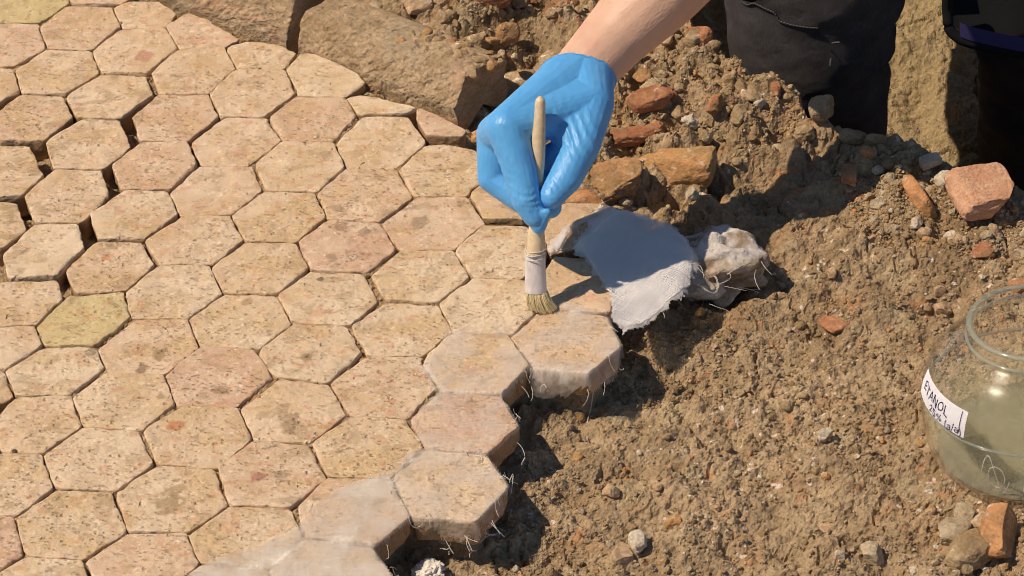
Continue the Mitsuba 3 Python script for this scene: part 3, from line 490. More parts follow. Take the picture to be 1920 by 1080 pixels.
put('pebble_stone', (0.1527, 0.2257, -0.0050), (7.5, 7, 6.5), 'stone_pale', 'knobbly whitish stone in the dark hollow above the big ochre chunk', 'stone', 108, sink=.1, rough=.16)
put('pebble_stone', (0.1465, 0.1441, -0.0200), (6, 7, 7), 'stone_pale', 'angular cream stone on the slope above the gauze', 'stone', 109, sink=.15)
put(BF, (0.3666, 0.1058, -0.0360), (27, 27, 11), 'brick_pink', 'large pale pink brick fragment at the right edge', 'brick', 110, rz=12, rx=8, boxy=.9, cuts=4, sink=.05, rough=.03)
put(BF, (0.3201, 0.1254, -0.0360), (7, 26, 12), 'brick_orange', 'upright orange sherd left of the large pink fragment', 'brick', 111, rz=12, ry=-25, boxy=.5, cuts=5, sink=.25, rough=.03)
put(BF, (0.2719, 0.1679, -0.0360), (7, 13, 6), 'brick_orange', 'small brownish sherd at the edge of the arm shadow', 'brick', 112, rz=-10, boxy=.8, cuts=4, sink=.25)
put(BF, (0.2775, 0.1476, -0.0360), (9, 6, 4), 'brick_red', 'curved thin red sherd beside the small brownish sherd', 'brick', 113, rz=-25, boxy=.4, sink=.3)
put(BF, (0.3565, 0.0556, -0.0360), (11, 11, 6), 'brick_red', 'dull red half buried piece below the large pink fragment', 'brick', 114, rz=15, boxy=.5, sink=.3)
put(BF, (0.3768, 0.0123, -0.0380), (11, 7, 5), 'brick_orange', 'orange splinter at the right edge above the jar', 'brick', 115, rz=30, boxy=.6, sink=.3)
put(BF, (0.2379, -0.0123, -0.0420), (13, 13, 4), 'brick_red', 'flat reddish piece pressed into the soil right of the gauze lump', 'brick', 116, rz=25, boxy=.5, sink=.45)
put(BF, (0.3118, -0.2828, -0.0450), (14, 22, 14), 'brick_orange', 'muddy orange brick corner at the lower right below the jar', 'brick', 117, rz=-25, rx=14, boxy=.45, cuts=9, sink=.15)
put('earth_lump', (0.2889, -0.2899, -0.0450), (19, 17, 11), 'clod_mat', 'clod of earth leaning on the muddy orange brick corner', 'lump', 118, rz=20, boxy=.3, sink=.25, rough=.1)
put('pebble_stone', (0.0585, -0.2637, -0.0450), (9, 14, 6), 'stone_tan', 'flat tan stone with a pointed end at the bottom centre', 'stone', 119, rz=-10, boxy=.5, sink=.2)
put('pebble_stone', (0.0704, -0.2550, -0.0450), (7, 9, 7), 'stone_pale', 'rough white stone touching the pointed tan stone', 'stone', 120, rz=25, sink=.15, rough=.1)
put('pebble_stone', (0.2959, -0.2476, -0.0450), (8.5, 11, 8), 'stone_grey', 'rounded grey stone just left of the jar base', 'stone', 121, rz=10, sink=.2)
put('pebble_stone', (0.2824, -0.2701, -0.0450), (14, 12, 8), 'stone_grey', 'broad speckled grey stone left of the muddy orange brick corner', 'stone', 122, rz=-20, sink=.2, rough=.1)
put('pebble_stone', (0.3065, -0.2625, -0.0450), (12, 8, 6), 'stone_tan', 'flat beige stone between the jar base and the muddy brick', 'stone', 123, rz=10, boxy=.5, sink=.3)
put('pebble_stone', (0.3169, -0.2576, -0.0450), (5, 5, 4), 'stone_grey', 'small round dark pebble under the front of the jar', 'stone', 124, sink=.2)
put('pebble_stone', (0.2259, -0.2800, -0.0450), (9, 10, 7), 'stone_grey', 'grey brown stone split by a crack at the bottom right', 'stone', 125, rz=15, sink=.25)
put('pebble_stone', (0.2017, -0.2355, -0.0450), (7, 6, 4), 'stone_tan', 'small triangular beige stone above the cracked soil at the bottom', 'stone', 126, rz=25, boxy=.6, sink=.25)
put('pebble_stone', (0.2106, -0.1582, -0.0440), (6, 5, 5), 'stone_pale', 'round whitish pebble alone in the middle of the soil', 'stone', 127, sink=.2)
put('pebble_stone', (0.3362, 0.1676, -0.0300), (10, 9, 7), 'stone_pale', 'large cream stone on the crest right of the lit trench', 'stone', 128, rz=10, boxy=.4, sink=.15)
put('pebble_stone', (0.3445, 0.1405, -0.0300), (9, 9, 7), 'stone_pale', 'flat faced pale stone just behind the upright orange sherd', 'stone', 129, rz=25, boxy=.6, sink=.25)
put('pebble_stone', (0.2902, 0.1257, -0.0360), (8, 7, 5), 'stone_grey', 'grey stone in grit left of the upright orange sherd', 'stone', 130, rz=40, sink=.3)
put('earth_lump', (0.2588, 0.2332, -0.0120), (11, 10, 12), 'clod_mat', 'large dark clod on the crest below the trouser leg', 'lump', 131, sink=.1, rough=.1)
put('earth_lump', (0.2437, 0.2227, -0.0180), (9, 8, 8), 'clod_mat', 'dark clod in the arm shadow below the large dark clod', 'lump', 132, sink=.15, rough=.1)
put('earth_lump', (0.2814, 0.2116, -0.0200), (12, 7, 6), 'clod_mat', 'flat dark clod on the shaded crest', 'lump', 133, rz=-25, sink=.2, rough=.1)
put('earth_lump', (0.2967, 0.1994, -0.0200), (11, 6, 7), 'clod_mat', 'last dark clod before the lit trench', 'lump', 134, rz=-12, sink=.15, rough=.1)
put(BF, (0.0075, 0.3887, 0.0200), (22, 16, 9), 'brick_red', 'red orange brick at the top edge left of the arm', 'brick', 135, rz=4, boxy=.9, cuts=3, sink=.1)
put('pebble_stone', (-0.0576, 0.3896, 0.0250), (14, 12, 8), 'stone_tan', 'yellow beige stone at the top edge on the long kerb block', 'stone', 136, rz=8, boxy=.6, cuts=6, sink=.1)
put('pebble_stone', (-0.0977, 0.4004, 0.0280), (12, 8, 6), 'stone_grey', 'grey stone cut by the top edge on the long kerb block', 'stone', 137, boxy=.4, sink=.1)
put('mortar_lump', (-0.0513, 0.3356, 0.0280), (12, 13, 8), 'mortar_mat', 'round pinkish mortar lump on the long kerb block', 'mortar', 138, sink=.2, rough=.1)
put('mortar_lump', (0.0113, 0.3357, 0.0150), (34, 26, 17), 'mortar_mat', 'wide lump of pebbly white mortar behind the kerb block end', 'mortar', 139, rz=-12, boxy=.4, cuts=10, sink=.25, rough=.12, sub=4)
put('mortar_lump', (0.0502, 0.3374, 0.0050), (17, 24, 15), 'mortar_mat', 'upright mortar lump between the pebbly mortar and the wrist', 'mortar', 140, rz=-25, boxy=.35, sink=.25, rough=.13, sub=4)
put('mortar_lump', (-0.0141, 0.3421, 0.0240), (14, 10, 9), 'mortar_mat', 'small jagged mortar lump beside the pebbly white mortar', 'mortar', 141, rz=30, sink=.2, rough=.14)
put('pebble_stone', (-0.0138, 0.2520, -0.0080), (12, 9, 8), 'brick_ochre', 'brown stone left of the glove knuckles', 'stone', 142, rz=15, sink=.2)
put('pebble_stone', (0.3188, 0.0171, -0.0400), (6, 5, 5), 'stone_tan', 'pinkish pebble on the soil above the jar shoulder', 'stone', 143, sink=.2)
put('pebble_stone', (0.3197, 0.0029, -0.0400), (6, 7, 5), 'stone_tan', 'pointed beige pebble under the pinkish pebble', 'stone', 144, rz=20, boxy=.5, sink=.2)
put('pebble_stone', (0.2418, 0.0419, -0.0410), (4, 6, 6), 'stone_tan', 'small upright pebble right of the gauze lump', 'stone', 145, sink=.15)
put('pebble_stone', (0.0560, -0.1967, -0.0430), (7, 7, 5), 'stone_tan', 'pale angular pebble on the soil right of the tile shadows', 'stone', 146, rz=10, boxy=.4, sink=.2)
put('pebble_stone', (0.0959, -0.2354, -0.0450), (7, 6, 4), 'brick_ochre', 'small ochre pebble in the bottom middle of the soil', 'stone', 147, rz=10, boxy=.4, sink=.25)
put('tile_scrap', (-0.0439, 0.2399, -0.0040), (16, 7, 5), 'stone_tan', 'reddish broken edge piece beyond the last cut tile', 'tile piece', 148, rz=-25, boxy=.6, sink=.4)
put(BF, (0.0014, 0.1277, -0.0120), (11, 15, 10), 'brick_ochre', 'yellow brown broken tile stump left of the gloved fingertips', 'brick', 149, rz=20, boxy=.6, sink=.25)

rk = np.random.default_rng(77)
for i_ in range(34):
    c_ = np.array((-0.0641, 0.3405, 0.0300)[:2]) * (1 - i_ / 33) + np.array((0.0039, 0.2942, 0.0300)[:2]) * i_ / 33 + rk.normal(0, .011, 2)
    s_ = rk.uniform(.003, .0085)
    m_ = rot(rock(900 + i_, V(1, rk.uniform(.6, 1), rk.uniform(.5, .9)) * s_, rk.uniform(0, .6), 9, 2, .12), rk.uniform(0, 360), rk.uniform(-25, 25))
    obj('earth_ground__rubble', moved(m_, (c_[0], c_[1], max(gh(*c_), .023) + s_ * .1)), ['rubble_mat', 'clod_mat', 'mortar_mat', 'mortar_mat', 'stone_tan'][rk.integers(5)], 35)
BANKC = [(0.0569, 0.1444, 0.0000)[:2], (0.0789, 0.2195, 0.0000)[:2], (0.1383, 0.2669, 0.0000)[:2], (0.1650, 0.1891, 0.0000)[:2], (0.2009, 0.2479, 0.0000)[:2], (0.0373, 0.3879, 0.0000)[:2], (-0.0202, 0.4070, 0.0000)[:2], (0.1589, 0.3489, 0.0000)[:2], (0.0165, 0.3301, 0.0000)[:2], (0.1105, 0.2968, 0.0000)[:2], (-0.0348, 0.3739, 0.0000)[:2], (0.0649, 0.4010, 0.0000)[:2]]
for i_ in range(46):
    c_ = np.array(BANKC[rk.integers(len(BANKC))]) + rk.normal(0, .020, 2)
    s_ = rk.uniform(.005, .0125)
    if not BANK.buffer(.02).contains(Point(c_)): continue
    m_ = rot(rock(700 + i_, V(1, rk.uniform(.6, 1), rk.uniform(.5, .9)) * s_, rk.uniform(0, .6), 9, 2, .12), rk.uniform(0, 360), rk.uniform(-25, 25))
    obj('earth_ground__rubble', moved(m_, (c_[0], c_[1], gh(*c_) + s_ * .15)), ['rubble_mat', 'clod_mat', 'clod_mat', 'mortar_mat', 'brick_red', 'clod_mat'][rk.integers(6)], 35)

# pebbles: the biggest ones as parts of the ground, the fine grit as one mesh
zones = [(BANK, 150), (Polygon([(0.2613, 0.1893, -0.0300)[:2], (0.3268, 0.1746, -0.0300)[:2], (0.4026, 0.1044, -0.0300)[:2], (0.3896, 0.0328, -0.0300)[:2], (0.2726, 0.0878, -0.0300)[:2]]), 70),
         (Polygon([(0.2580, -0.2275, -0.0450)[:2], (0.3375, -0.2564, -0.0450)[:2], (0.3244, -0.3283, -0.0450)[:2], (0.2270, -0.3150, -0.0450)[:2]]), 28),
         (Polygon([(0.0334, -0.0532, -0.0430)[:2], (0.2211, 0.0712, -0.0430)[:2], (0.3919, 0.0444, -0.0430)[:2], (0.3240, -0.3307, -0.0430)[:2], (-0.0388, -0.2811, -0.0430)[:2]]), 42)]
def sample(poly, n, r):
    x0, y0, x1, y1 = poly.bounds; out = []
    while len(out) < n:
        p = r.uniform((x0, y0), (x1, y1))
        if poly.contains(Point(p)): out.append(p)
    return out
vary = [rock(300 + k, (1, 1, 0.75), 0.2, 8, 1, 0.08) for k in range(8)]
mats = ['clod_mat', 'clod_mat', 'clod_mat', 'stone_grey', 'stone_grey', 'stone_tan', 'brick_ochre', 'mortar_mat', 'stone_pale']
n_p = 0
for poly, n in zones:
    for x, y in sample(poly, n, rng):
        s = rng.uniform(0.0022, 0.0052) * (1.25 if poly is zones[1][0] or poly is BANK else 1)
        m = rot(vary[rng.integers(8)], rng.uniform(0, 360), rng.uniform(-30, 30)); m.vertices *= s
        obj('earth_ground__pebble', moved(m, (x, y, gh(x, y) + s * 0.3)), mats[rng.integers(len(mats))], 35)
        n_p += 1
def grain(seed):
    g = trimesh.creation.icosahedron(); r_ = np.random.default_rng(seed)
    g.vertices = g.vertices * r_.uniform(0.65, 1.15, (12, 1)) * [1, 1, .8]
    return g
gaps = slab.buffer(-.003).difference(shapely.union_all(polys)); gx0, gy0, gx1, gy1 = gaps.bounds
cand = np.c_[rng.uniform(gx0, gx1, 60000), rng.uniform(gy0, gy1, 60000)]
gap_pts = cand[shapely.contains_xy(gaps, cand[:, 0], cand[:, 1])][:3200]
tiny = [grain(400 + k) for k in range(8)]
for mat, cnt in (('clod_mat', 20000), ('stone_grey', 1800), ('stone_tan', 1800), ('brick_orange', 500), ('stone_pale', 600)):
    vs, fs, at = [], [], 0
    pts = []
    for poly, w in zones: pts += sample(poly, int(cnt * {150: .30, 70: .22, 28: .06, 42: .36}[w]), rng)
    pts += [(p.x, p.y) for p in (slab.exterior.interpolate(rng.uniform(0, slab.exterior.length)) for _ in range(int(cnt * .06)))] if slab.geom_type == 'Polygon' else []
    pts += [tuple(np.array((-0.2794, 0.4756, 0.0000)[:2]) * (1 - t) + np.array((-0.0264, 0.2435, 0.0000)[:2]) * t + rng.normal(0, 0.006, 2)) for t in rng.uniform(0, 1, int(cnt * .05))]
    pts = np.array(pts); pts = pts[np.clip((N3(np.c_[pts, pts[:, 0] * 0], 17, 33, 3) + 0.10) * 5, 0.15, 1) > rng.uniform(0, 1, len(pts))]
    if mat == 'clod_mat': pts = np.vstack([pts, gap_pts])
    zz = _gi(pts[:, ::-1])
    for (x, y), z0 in zip(pts, zz):
        s = rng.gamma(1.8, 0.00042) + 0.0005
        t = tiny[rng.integers(8)]; a = rng.uniform(0, 6.28); ca, sa = math.cos(a), math.sin(a)
        v = t.vertices * s * rng.uniform(0.7, 1.3, 3) @ np.array([[ca, -sa, 0], [sa, ca, 0], [0, 0, 1]])
        vs.append(v + [x, y, z0 + s * 0.35]); fs.append(t.faces + at); at += len(v)
    k = obj('earth_ground__gravel', trimesh.Trimesh(np.vstack(vs), np.vstack(fs), process=False), mat, 35)
    tag(k, kind='stuff')

# ---------------------------------------------------------------- gauze facings
tops = np.vstack(tops); top_tree, top_z = cKDTree(tops[:, :2]), tops[:, 2]
TILE_EDGES = shapely.union_all([p.exterior for p in polys])
def drape(p, hang):
    """Height of a cloth laid over the tiles: on them, sagging a little in joints, falling down their free edges."""
    pts = shapely.points(p)
    d = shapely.distance(pts, slab)
    dd, kk = top_tree.query(p, k=3); w_ = 1 / (dd + 1e-4); z = (top_z[kk] * w_).sum(1) / w_.sum(1) + 0.0011 + N3(np.c_[p, p[:, 0] * 0], 60, 71, 3) * 0.0008
    fall = np.clip(d / 0.007, 0, 1)
    return z - hang * fall ** 0.8
def sheet(outline, step, hang, seed, zfun=None, fray=0.0016, fade=0.006, grow=0.0):
    poly = Polygon([o[:2] for o in outline]).buffer(grow)
    x0, y0, x1, y1 = poly.bounds
    xs, ys = np.arange(x0 - .004, x1 + .004, step), np.arange(y0 - .004, y1 + .004, step)
    X, Y = np.meshgrid(xs, ys); p = np.c_[X.ravel(), Y.ravel()]
    q = p + np.stack([N3(np.c_[p, p[:, 0] * 0], 160, seed, 3), N3(np.c_[p, p[:, 0] * 0], 160, seed + 1, 3)], 1) * fray * 3
    pts = shapely.points(q); inside = shapely.contains(poly, pts)
    edge = np.where(inside, shapely.distance(pts, poly.exterior), 0)
    z = (zfun or (lambda a: drape(a, hang)))(p)
    v = np.c_[p, z]
    n = len(xs); i, j = np.meshgrid(np.arange(len(ys) - 1), np.arange(n - 1), indexing='ij')
    f = np.stack([i * n + j, i * n + j + 1, (i + 1) * n + j + 1, (i + 1) * n + j], -1).reshape(-1, 4)
    f = f[inside[f].all(1)]
    f = np.vstack([f[:, [0, 1, 2]], f[:, [0, 2, 3]]])
    use = np.unique(f); back = np.zeros(len(v), int); back[use] = np.arange(len(use))
    uv = np.c_[0.35 + 0.65 * np.clip(edge / fade, 0, 1), np.exp(-shapely.distance(pts, TILE_EDGES) / 0.0035)]
    return trimesh.Trimesh(v[use], back[f], process=False), uv[use], poly
def loose(poly, n, r, zf, length=(0.004, 0.013), lift=0.003):
    """Frayed threads that stick out of a cloth's edge."""
    out = []
    for _ in range(n):
        s = r.uniform(0, poly.exterior.length); a = np.array(poly.exterior.interpolate(s).coords[0])
        L = r.uniform(*length); ang = r.uniform(0, 6.28); bend = r.normal(0, 1.6)
        t = np.linspace(0, 1, 9); th = ang + bend * t
        xy = a + np.cumsum(np.c_[np.cos(th), np.sin(th)] * L / 9, axis=0)
        z = zf(xy) + 0.0006 + lift * r.uniform(0, 1) * np.sin(t * 2.5)
        out.append(np.c_[xy, z])
    return out
def ground_or_tile(xy):
    d = shapely.distance(shapely.points(xy), slab)
    g = _gi(xy[:, ::-1])
    return np.where(d < 0.002, 0.0008, np.maximum(g, -0.002 - d * 1.2))
CORE = Polygon([(0.0378, 0.1021, 0.0000)[:2], (0.0704, 0.1013, 0.0000)[:2], (0.0896, 0.0849, 0.0000)[:2], (0.1023, 0.0334, 0.0000)[:2], (0.0894, -0.0173, 0.0000)[:2], (0.0725, -0.0332, 0.0000)[:2], (0.0344, -0.0191, 0.0000)[:2]])
def big_z(p):
    # the sheet lies on the corner tiles, then hangs in a long slope down to the soil
    d = shapely.distance(shapely.points(p), CORE)
    z = drape(p, 0.0) * (d < .02) + 0.0008
    t = np.clip(d / 0.036, 0, 1)
    z = np.where(d > 0, np.maximum(z * 0, 0.0012) - 0.006 * t - .020 * np.clip((d - .030) / .02, 0, 1) ** 1.6, z + 0.0006)
    return np.maximum(z, _gi(p[:, ::-1]) + 0.0015) + (N3(np.c_[p, p[:, 0] * 0], 42, 61, 3) * 0.0085 + np.abs(N3(np.c_[p @ V(.78, .62), p @ V(-.62, .78) * .35, p[:, 0] * 0].T.reshape(3, -1).T, 75, 65, 2)) * 0.007) * np.clip(d / .012, 0, 1)
def gauze(name, outline, mat, label, seed, hang=0.022, threads=14, zfun=None, step=0.0012, **k):
    m, uv, poly = sheet(outline, step, hang, seed, zfun, **k)
    key = obj(name, m, mat, True, uv=uv)
    tag(key, label, 'gauze')
    r = np.random.default_rng(seed)
    tp = loose(poly, threads, r, ground_or_tile if zfun is None else zfun)
    k2 = obj(key + '__loose_thread', tubes(tp, [0.00022] * len(tp), 3), 'thread_mat', True)
    tag(k2, kind='stuff')
    return key
gauze('gauze_facing', [(0.0712, 0.1012, 0.0000), (0.0939, 0.0902, -0.0030), (0.1204, 0.0684, -0.0060), (0.1360, 0.0544, -0.0080), (0.1413, 0.0278, -0.0100), (0.1328, -0.0101, -0.0120), (0.1126, -0.0397, -0.0160), (0.0888, -0.0629, -0.0160), (0.0760, -0.0676, -0.0160), (0.0701, -0.0514, -0.0060), (0.0693, -0.0245, -0.0000), (0.0604, 0.0046, 0.0000), (0.0524, 0.0270, 0.0000), (0.0471, 0.0435, 0.0000)],
      'gauze_thick', 'grey white gauze sheet in the shadow of the hand over the corner tiles', 61, zfun=big_z, threads=22, fray=.0035)
gauze('gauze_facing', [(-0.0037, -0.0593, 0.0000), (0.0187, -0.0318, 0.0000), (0.0380, -0.0238, -0.0000), (0.0680, -0.0420, 0.0000), (0.0748, -0.0845, 0.0000), (0.0667, -0.1034, -0.0100), (0.0486, -0.1195, 0.0000), (0.0243, -0.1142, -0.0050), (0.0095, -0.1137, 0.0000), (0.0055, -0.0898, 0.0000)],
      'gauze_wet', 'thin wet gauze over the single tile jutting out below the big gauze sheet', 62, hang=0.018, grow=.002)
gauze('gauze_facing', [(-0.0696, -0.0903, 0.0000), (-0.0468, -0.0515, 0.0000), (-0.0133, -0.0323, 0.0000), (-0.0028, -0.0568, -0.0000), (0.0071, -0.1017, 0.0000), (-0.0150, -0.1336, 0.0000), (-0.0025, -0.1698, 0.0000), (-0.0090, -0.1649, -0.0100), (-0.0270, -0.2016, 0.0000), (-0.0685, -0.1884, 0.0000), (-0.0795, -0.1524, 0.0000), (-0.0583, -0.1209, 0.0000)],
      'gauze_wet', 'thin wet gauze over the pale and pink edge tiles in the middle', 63, hang=0.02, grow=.002)
gauze('gauze_facing', [(-0.0929, -0.2077, 0.0000), (-0.0796, -0.1892, 0.0000), (-0.0703, -0.1857, -0.0000), (-0.0277, -0.2003, 0.0000), (-0.0147, -0.2354, -0.0000), (-0.0241, -0.2548, -0.0080), (-0.0387, -0.2737, -0.0000), (-0.0806, -0.2609, -0.0000), (-0.0909, -0.2352, 0.0000)],
      'gauze_wet', 'thin wet gauze over the lowest jutting edge tile', 64, hang=0.02, grow=.002, threads=20)
gauze('gauze_facing', [(-0.2276, -0.3003, 0.0000), (-0.2067, -0.2820, 0.0000), (-0.1889, -0.2811, 0.0000), (-0.1569, -0.2606, -0.0000), (-0.1461, -0.2390, 0.0000), (-0.1260, -0.2231, 0.0000), (-0.0929, -0.2089, 0.0000), (-0.0806, -0.2587, -0.0000), (-0.1047, -0.2849, 0.0000), (-0.0941, -0.3251, 0.0000), (-0.1009, -0.3512, 0.0000), (-0.2123, -0.3415, 0.0000)],
      'gauze_film', 'wide whitish gauze over the tiles at the bottom edge', 65, hang=0.02, grow=.002, threads=24)
gauze('gauze_facing', [(0.0281, 0.0479, 0.0000), (0.0407, 0.0706, 0.0000), (0.0616, 0.0923, 0.0000), (0.0711, 0.0997, 0.0000), (0.0749, 0.0946, 0.0000), (0.0644, 0.0844, 0.0000), (0.0503, 0.0691, 0.0000), (0.0410, 0.0488, 0.0000), (0.0316, 0.0402, 0.0000)],
      'gauze_thick', 'narrow white gauze strip at the back corner next to the brush', 66, zfun=lambda p: drape(p, .01) + .0012 - np.clip((p[:, 0] - (0.0440, 0.0715, 0.0000)[0]) * 0.08, 0, .02), threads=6)

# single yarns that show in the weave of the big sheet
BIGP = Polygon([(0.0541, 0.0410, 0.0000)[:2], (0.0876, 0.0852, 0.0000)[:2], (0.1209, 0.0654, -0.0060)[:2], (0.1373, 0.0356, -0.0100)[:2], (0.1306, -0.0084, -0.0120)[:2], (0.1105, -0.0366, -0.0160)[:2], (0.0891, -0.0590, -0.0160)[:2], (0.0764, -0.0624, -0.0160)[:2], (0.0711, -0.0475, -0.0060)[:2], (0.0716, -0.0248, 0.0000)[:2]])
from shapely.geometry import LineString
tp, ry = [], np.random.default_rng(21)
a_, b_ = np.array((0.0719, -0.0447, -0.0100)[:2]), np.array((0.1256, 0.0303, -0.0100)[:2]); dd_ = (b_ - a_) / np.linalg.norm(b_ - a_); nn_ = V(dd_[1], -dd_[0])
for o_, way in [(o_, 0) for o_ in np.arange(-0.06, 0.075, 0.0011)] + [(o_, 1) for o_ in np.arange(-0.06, 0.10, 0.0019)]:
    p_, d2_ = (nn_, dd_) if not way else (dd_, nn_)
    g_ = LineString([a_ + p_ * (o_ + ry.normal(0, .0003)) - d2_ * .10, a_ + p_ * o_ + d2_ * .14]).intersection(BIGP)
    for l_ in getattr(g_, 'geoms', [g_]):
        if l_.length < .006: continue
        q_ = np.array([l_.interpolate(t_).coords[0] for t_ in np.linspace(0, l_.length, 26)])
        q_ = q_ + p_ * (N3(np.c_[q_, q_[:, 0] * 0 + o_ * 3], 60, 4, 2) * .0028)[:, None]
        tp.append(np.c_[q_, big_z(q_) + .0009])
tag(obj('gauze_facing__yarn', tubes(tp, [0.00027] * len(tp), 4), 'yarn_mat', True), kind='stuff')

# the gauze wrapped lump at the far end
c = np.array((0.1546, 0.0480, -0.0300))
v = _ico[4].vertices.copy()
rr = 1.08 + N3(v, 1.5, 5, 3) * 1.0 + N3(v, 3.6, 6, 2) * 0.35 - 0.25 * np.exp(-((v - V(0.45, -0.75, 0.1)) ** 2).sum(1) / 0.09)
v = v * rr[:, None] * V(0.036, 0.032, 0.024)
v = v @ trimesh.transformations.rotation_matrix(math.radians(-24), [0, 0, 1])[:3, :3].T
k = obj('gauze_wrapped_lump', trimesh.Trimesh(v + c, _ico[4].faces, process=False), 'lump_mat', 50)
tag(k, 'grey lump of mortar wrapped in gauze beyond the corner tiles', 'lump')
r = np.random.default_rng(9)
tp = []
for _ in range(34):
    a = c + v[r.integers(len(v))] * 1.02; th = r.uniform(0, 6.28) + np.linspace(0, 1, 14) * r.normal(0, 3)
    el = np.linspace(r.normal(0, .5), -0.5, 14); L = r.uniform(.012, .03)
    tp.append(a + np.cumsum(np.c_[np.cos(th) * np.cos(el), np.sin(th) * np.cos(el), np.sin(el)] * L / 14, axis=0))
tag(obj(k + '__loose_thread', tubes(tp, [0.0002] * len(tp), 4), 'thread_mat', True), kind='stuff')
c2 = np.array((0.1452, 0.0113, -0.0340)); t = np.linspace(0, 2 * np.pi, 24)
tp = [np.c_[c2[0] + np.cos(t) * .008 * s, c2[1] + np.sin(t) * .010 * s, c2[2] + .014 + .003 * np.sin(t * 2)] for s in (1, .9)] + [spline([(0.1440, -0.0141, -0.0200), (0.1522, -0.0181, -0.0220), (0.1622, -0.0178, -0.0300)], 12)]
obj(k + '__loose_thread', tubes(tp, [0.0002] * len(tp), 4), 'thread_mat', True)
# crumpled gauze scrap in the hollow at the bottom
v = _ico[4].vertices.copy(); v = v * (1 + N3(v, 3, 15, 4) * 1.1 + N3(v, 9, 16, 2) * .4)[:, None] * V(.010, .012, .007)
s0 = np.array((-0.0732, -0.2725, -0.0350)); s0[2] = gh(s0[0], s0[1]) + .004
k = obj('gauze_scrap', trimesh.Trimesh(v + s0, _ico[4].faces, process=False), 'thread_mat', 50)
tag(k, 'crumpled white scrap of gauze in the dark hollow at the bottom', 'gauze')
# hanging threads under the lowest jutting tile, and two long ones on the soil
tp = [spline([(-0.0328, -0.2503, -0.0060), (-0.0309, -0.2529, -0.0120), (-0.0358, -0.2527, -0.0200), (-0.0478, -0.2505, -0.0260), (-0.0546, -0.2481, -0.0300), (-0.0583, -0.2610, -0.0340)], 30), spline([(-0.0512, -0.2563, -0.0200), (-0.0483, -0.2583, -0.0280), (-0.0418, -0.2572, -0.0240), (-0.0431, -0.2570, -0.0180)], 24),
      spline([(-0.0560, -0.2585, -0.0200), (-0.0594, -0.2600, -0.0300), (-0.0640, -0.2582, -0.0300)], 16), spline([(-0.0057, -0.1799, -0.0060), (-0.0014, -0.1840, -0.0150), (-0.0041, -0.1862, -0.0200), (-0.0011, -0.1742, -0.0240)], 18), spline([(-0.0135, -0.2187, -0.0100), (-0.0105, -0.2051, -0.0140), (-0.0131, -0.2179, -0.0200)], 16)]
for _ in range(16):
    a = np.array((-0.0427, -0.2563, -0.0140)) + np.r_[r.normal(0, .012), r.normal(0, .005), r.normal(0, .004)]; th = r.uniform(0, 6.28) + np.linspace(0, 1, 14) * r.normal(0, 4)
    tp.append(a + np.cumsum(np.c_[np.cos(th), np.sin(th) * .5, -.5 + .3 * np.sin(th)] * .022 / 14, axis=0))
k = obj('thread_tangle', tubes(tp, [0.00030] * len(tp), 4), 'thread_mat', True)
tag(k, 'tangle of pale loose threads hanging below the lowest jutting tile', 'thread', kind='stuff')
g1 = [np.array((0.0515, -0.0965, -0.0300)), np.array((0.0479, -0.0979, -0.0430)), np.array((0.0440, -0.1273, -0.0430))]
for g in g1[1:]: g[2] = gh(g[0], g[1]) + .002
k = obj('thread', tubes([spline(g1, 20)], [0.00035], 5), 'thread_mat', True)
tag(k, 'single long pale thread trailing from the jutting tile over the soil', 'thread')

# ---------------------------------------------------------------- the brush
YB = -0.029
def spun(pts, radii, n=24, flat=1.0, mat=None):
    pts = np.array(pts, float); radii = np.array(radii, float)
    s = np.r_[0, np.cumsum(np.linalg.norm(np.diff(pts, axis=0), axis=1))]
    from scipy.interpolate import PchipInterpolator
    u = np.linspace(0, s[-1], 60); P = PchipInterpolator(s, pts)(u); Rr = PchipInterpolator(s, radii)(u)
    ax = P[-1] - P[0]; ax /= np.linalg.norm(ax); a = np.cross(ax, [0, 1, 0]); a /= np.linalg.norm(a); b = np.cross(ax, a)
    ang = np.arange(n) * 2 * np.pi / n
    v = P[:, None] + Rr[:, None, None] * (np.cos(ang)[None, :, None] * a + flat * np.sin(ang)[None, :, None] * b)
    i, j = np.meshgrid(np.arange(len(u) - 1), np.arange(n), indexing='ij')
    q = np.stack([i * n + j, (i + 1) * n + j, (i + 1) * n + (j + 1) % n, i * n + (j + 1) % n], -1).reshape(-1, 4)
    f = [q[:, [0, 1, 2]], q[:, [0, 2, 3]]]
    v = v.reshape(-1, 3); m = len(v); v = np.vstack([v, P[0], P[-1]])
    f += [np.stack([np.arange(n), (np.arange(n) + 1) % n, np.full(n, m)], 1)[:, ::1], np.stack([m - n + (np.arange(n) + 1) % n, m - n + np.arange(n), np.full(n, m + 1)], 1)]
    mesh = trimesh.Trimesh(v, np.vstack(f), process=False)
    if mesh.volume < 0: mesh.invert()
    return mesh
BR = 'paint_brush'
tag(BR, 'slim wooden paint brush with clear ferrule held upright in the glove', 'brush')
obj(BR + '__handle', spun([(0.0322, 0.0166, 0.1526), (0.0321, 0.0162, 0.1515), (0.0318, 0.0154, 0.1489), (0.0303, 0.0114, 0.1358), (0.0284, 0.0072, 0.1219), (0.0272, 0.0028, 0.1075), (0.0260, -0.0012, 0.0942), (0.0242, -0.0063, 0.0770), (0.0214, -0.0121, 0.0579), (0.0199, -0.0162, 0.0440), (0.0191, -0.0173, 0.0401)],
    [0.0006, .0024, .0036, .0042, .0049, .0046, .0034, .0036, .0058, .0066, .0066]), 'wood_mat', 50)
obj(BR + '__ferrule', spun([(0.0192, -0.0171, 0.0409), (0.0190, -0.0178, 0.0386), (0.0180, -0.0212, 0.0269), (0.0173, -0.0252, 0.0132), (0.0175, -0.0256, 0.0120)], [.0068, .0072, .0076, .0080, .0078], flat=.7), 'ferrule_mat', 40)
wp = []
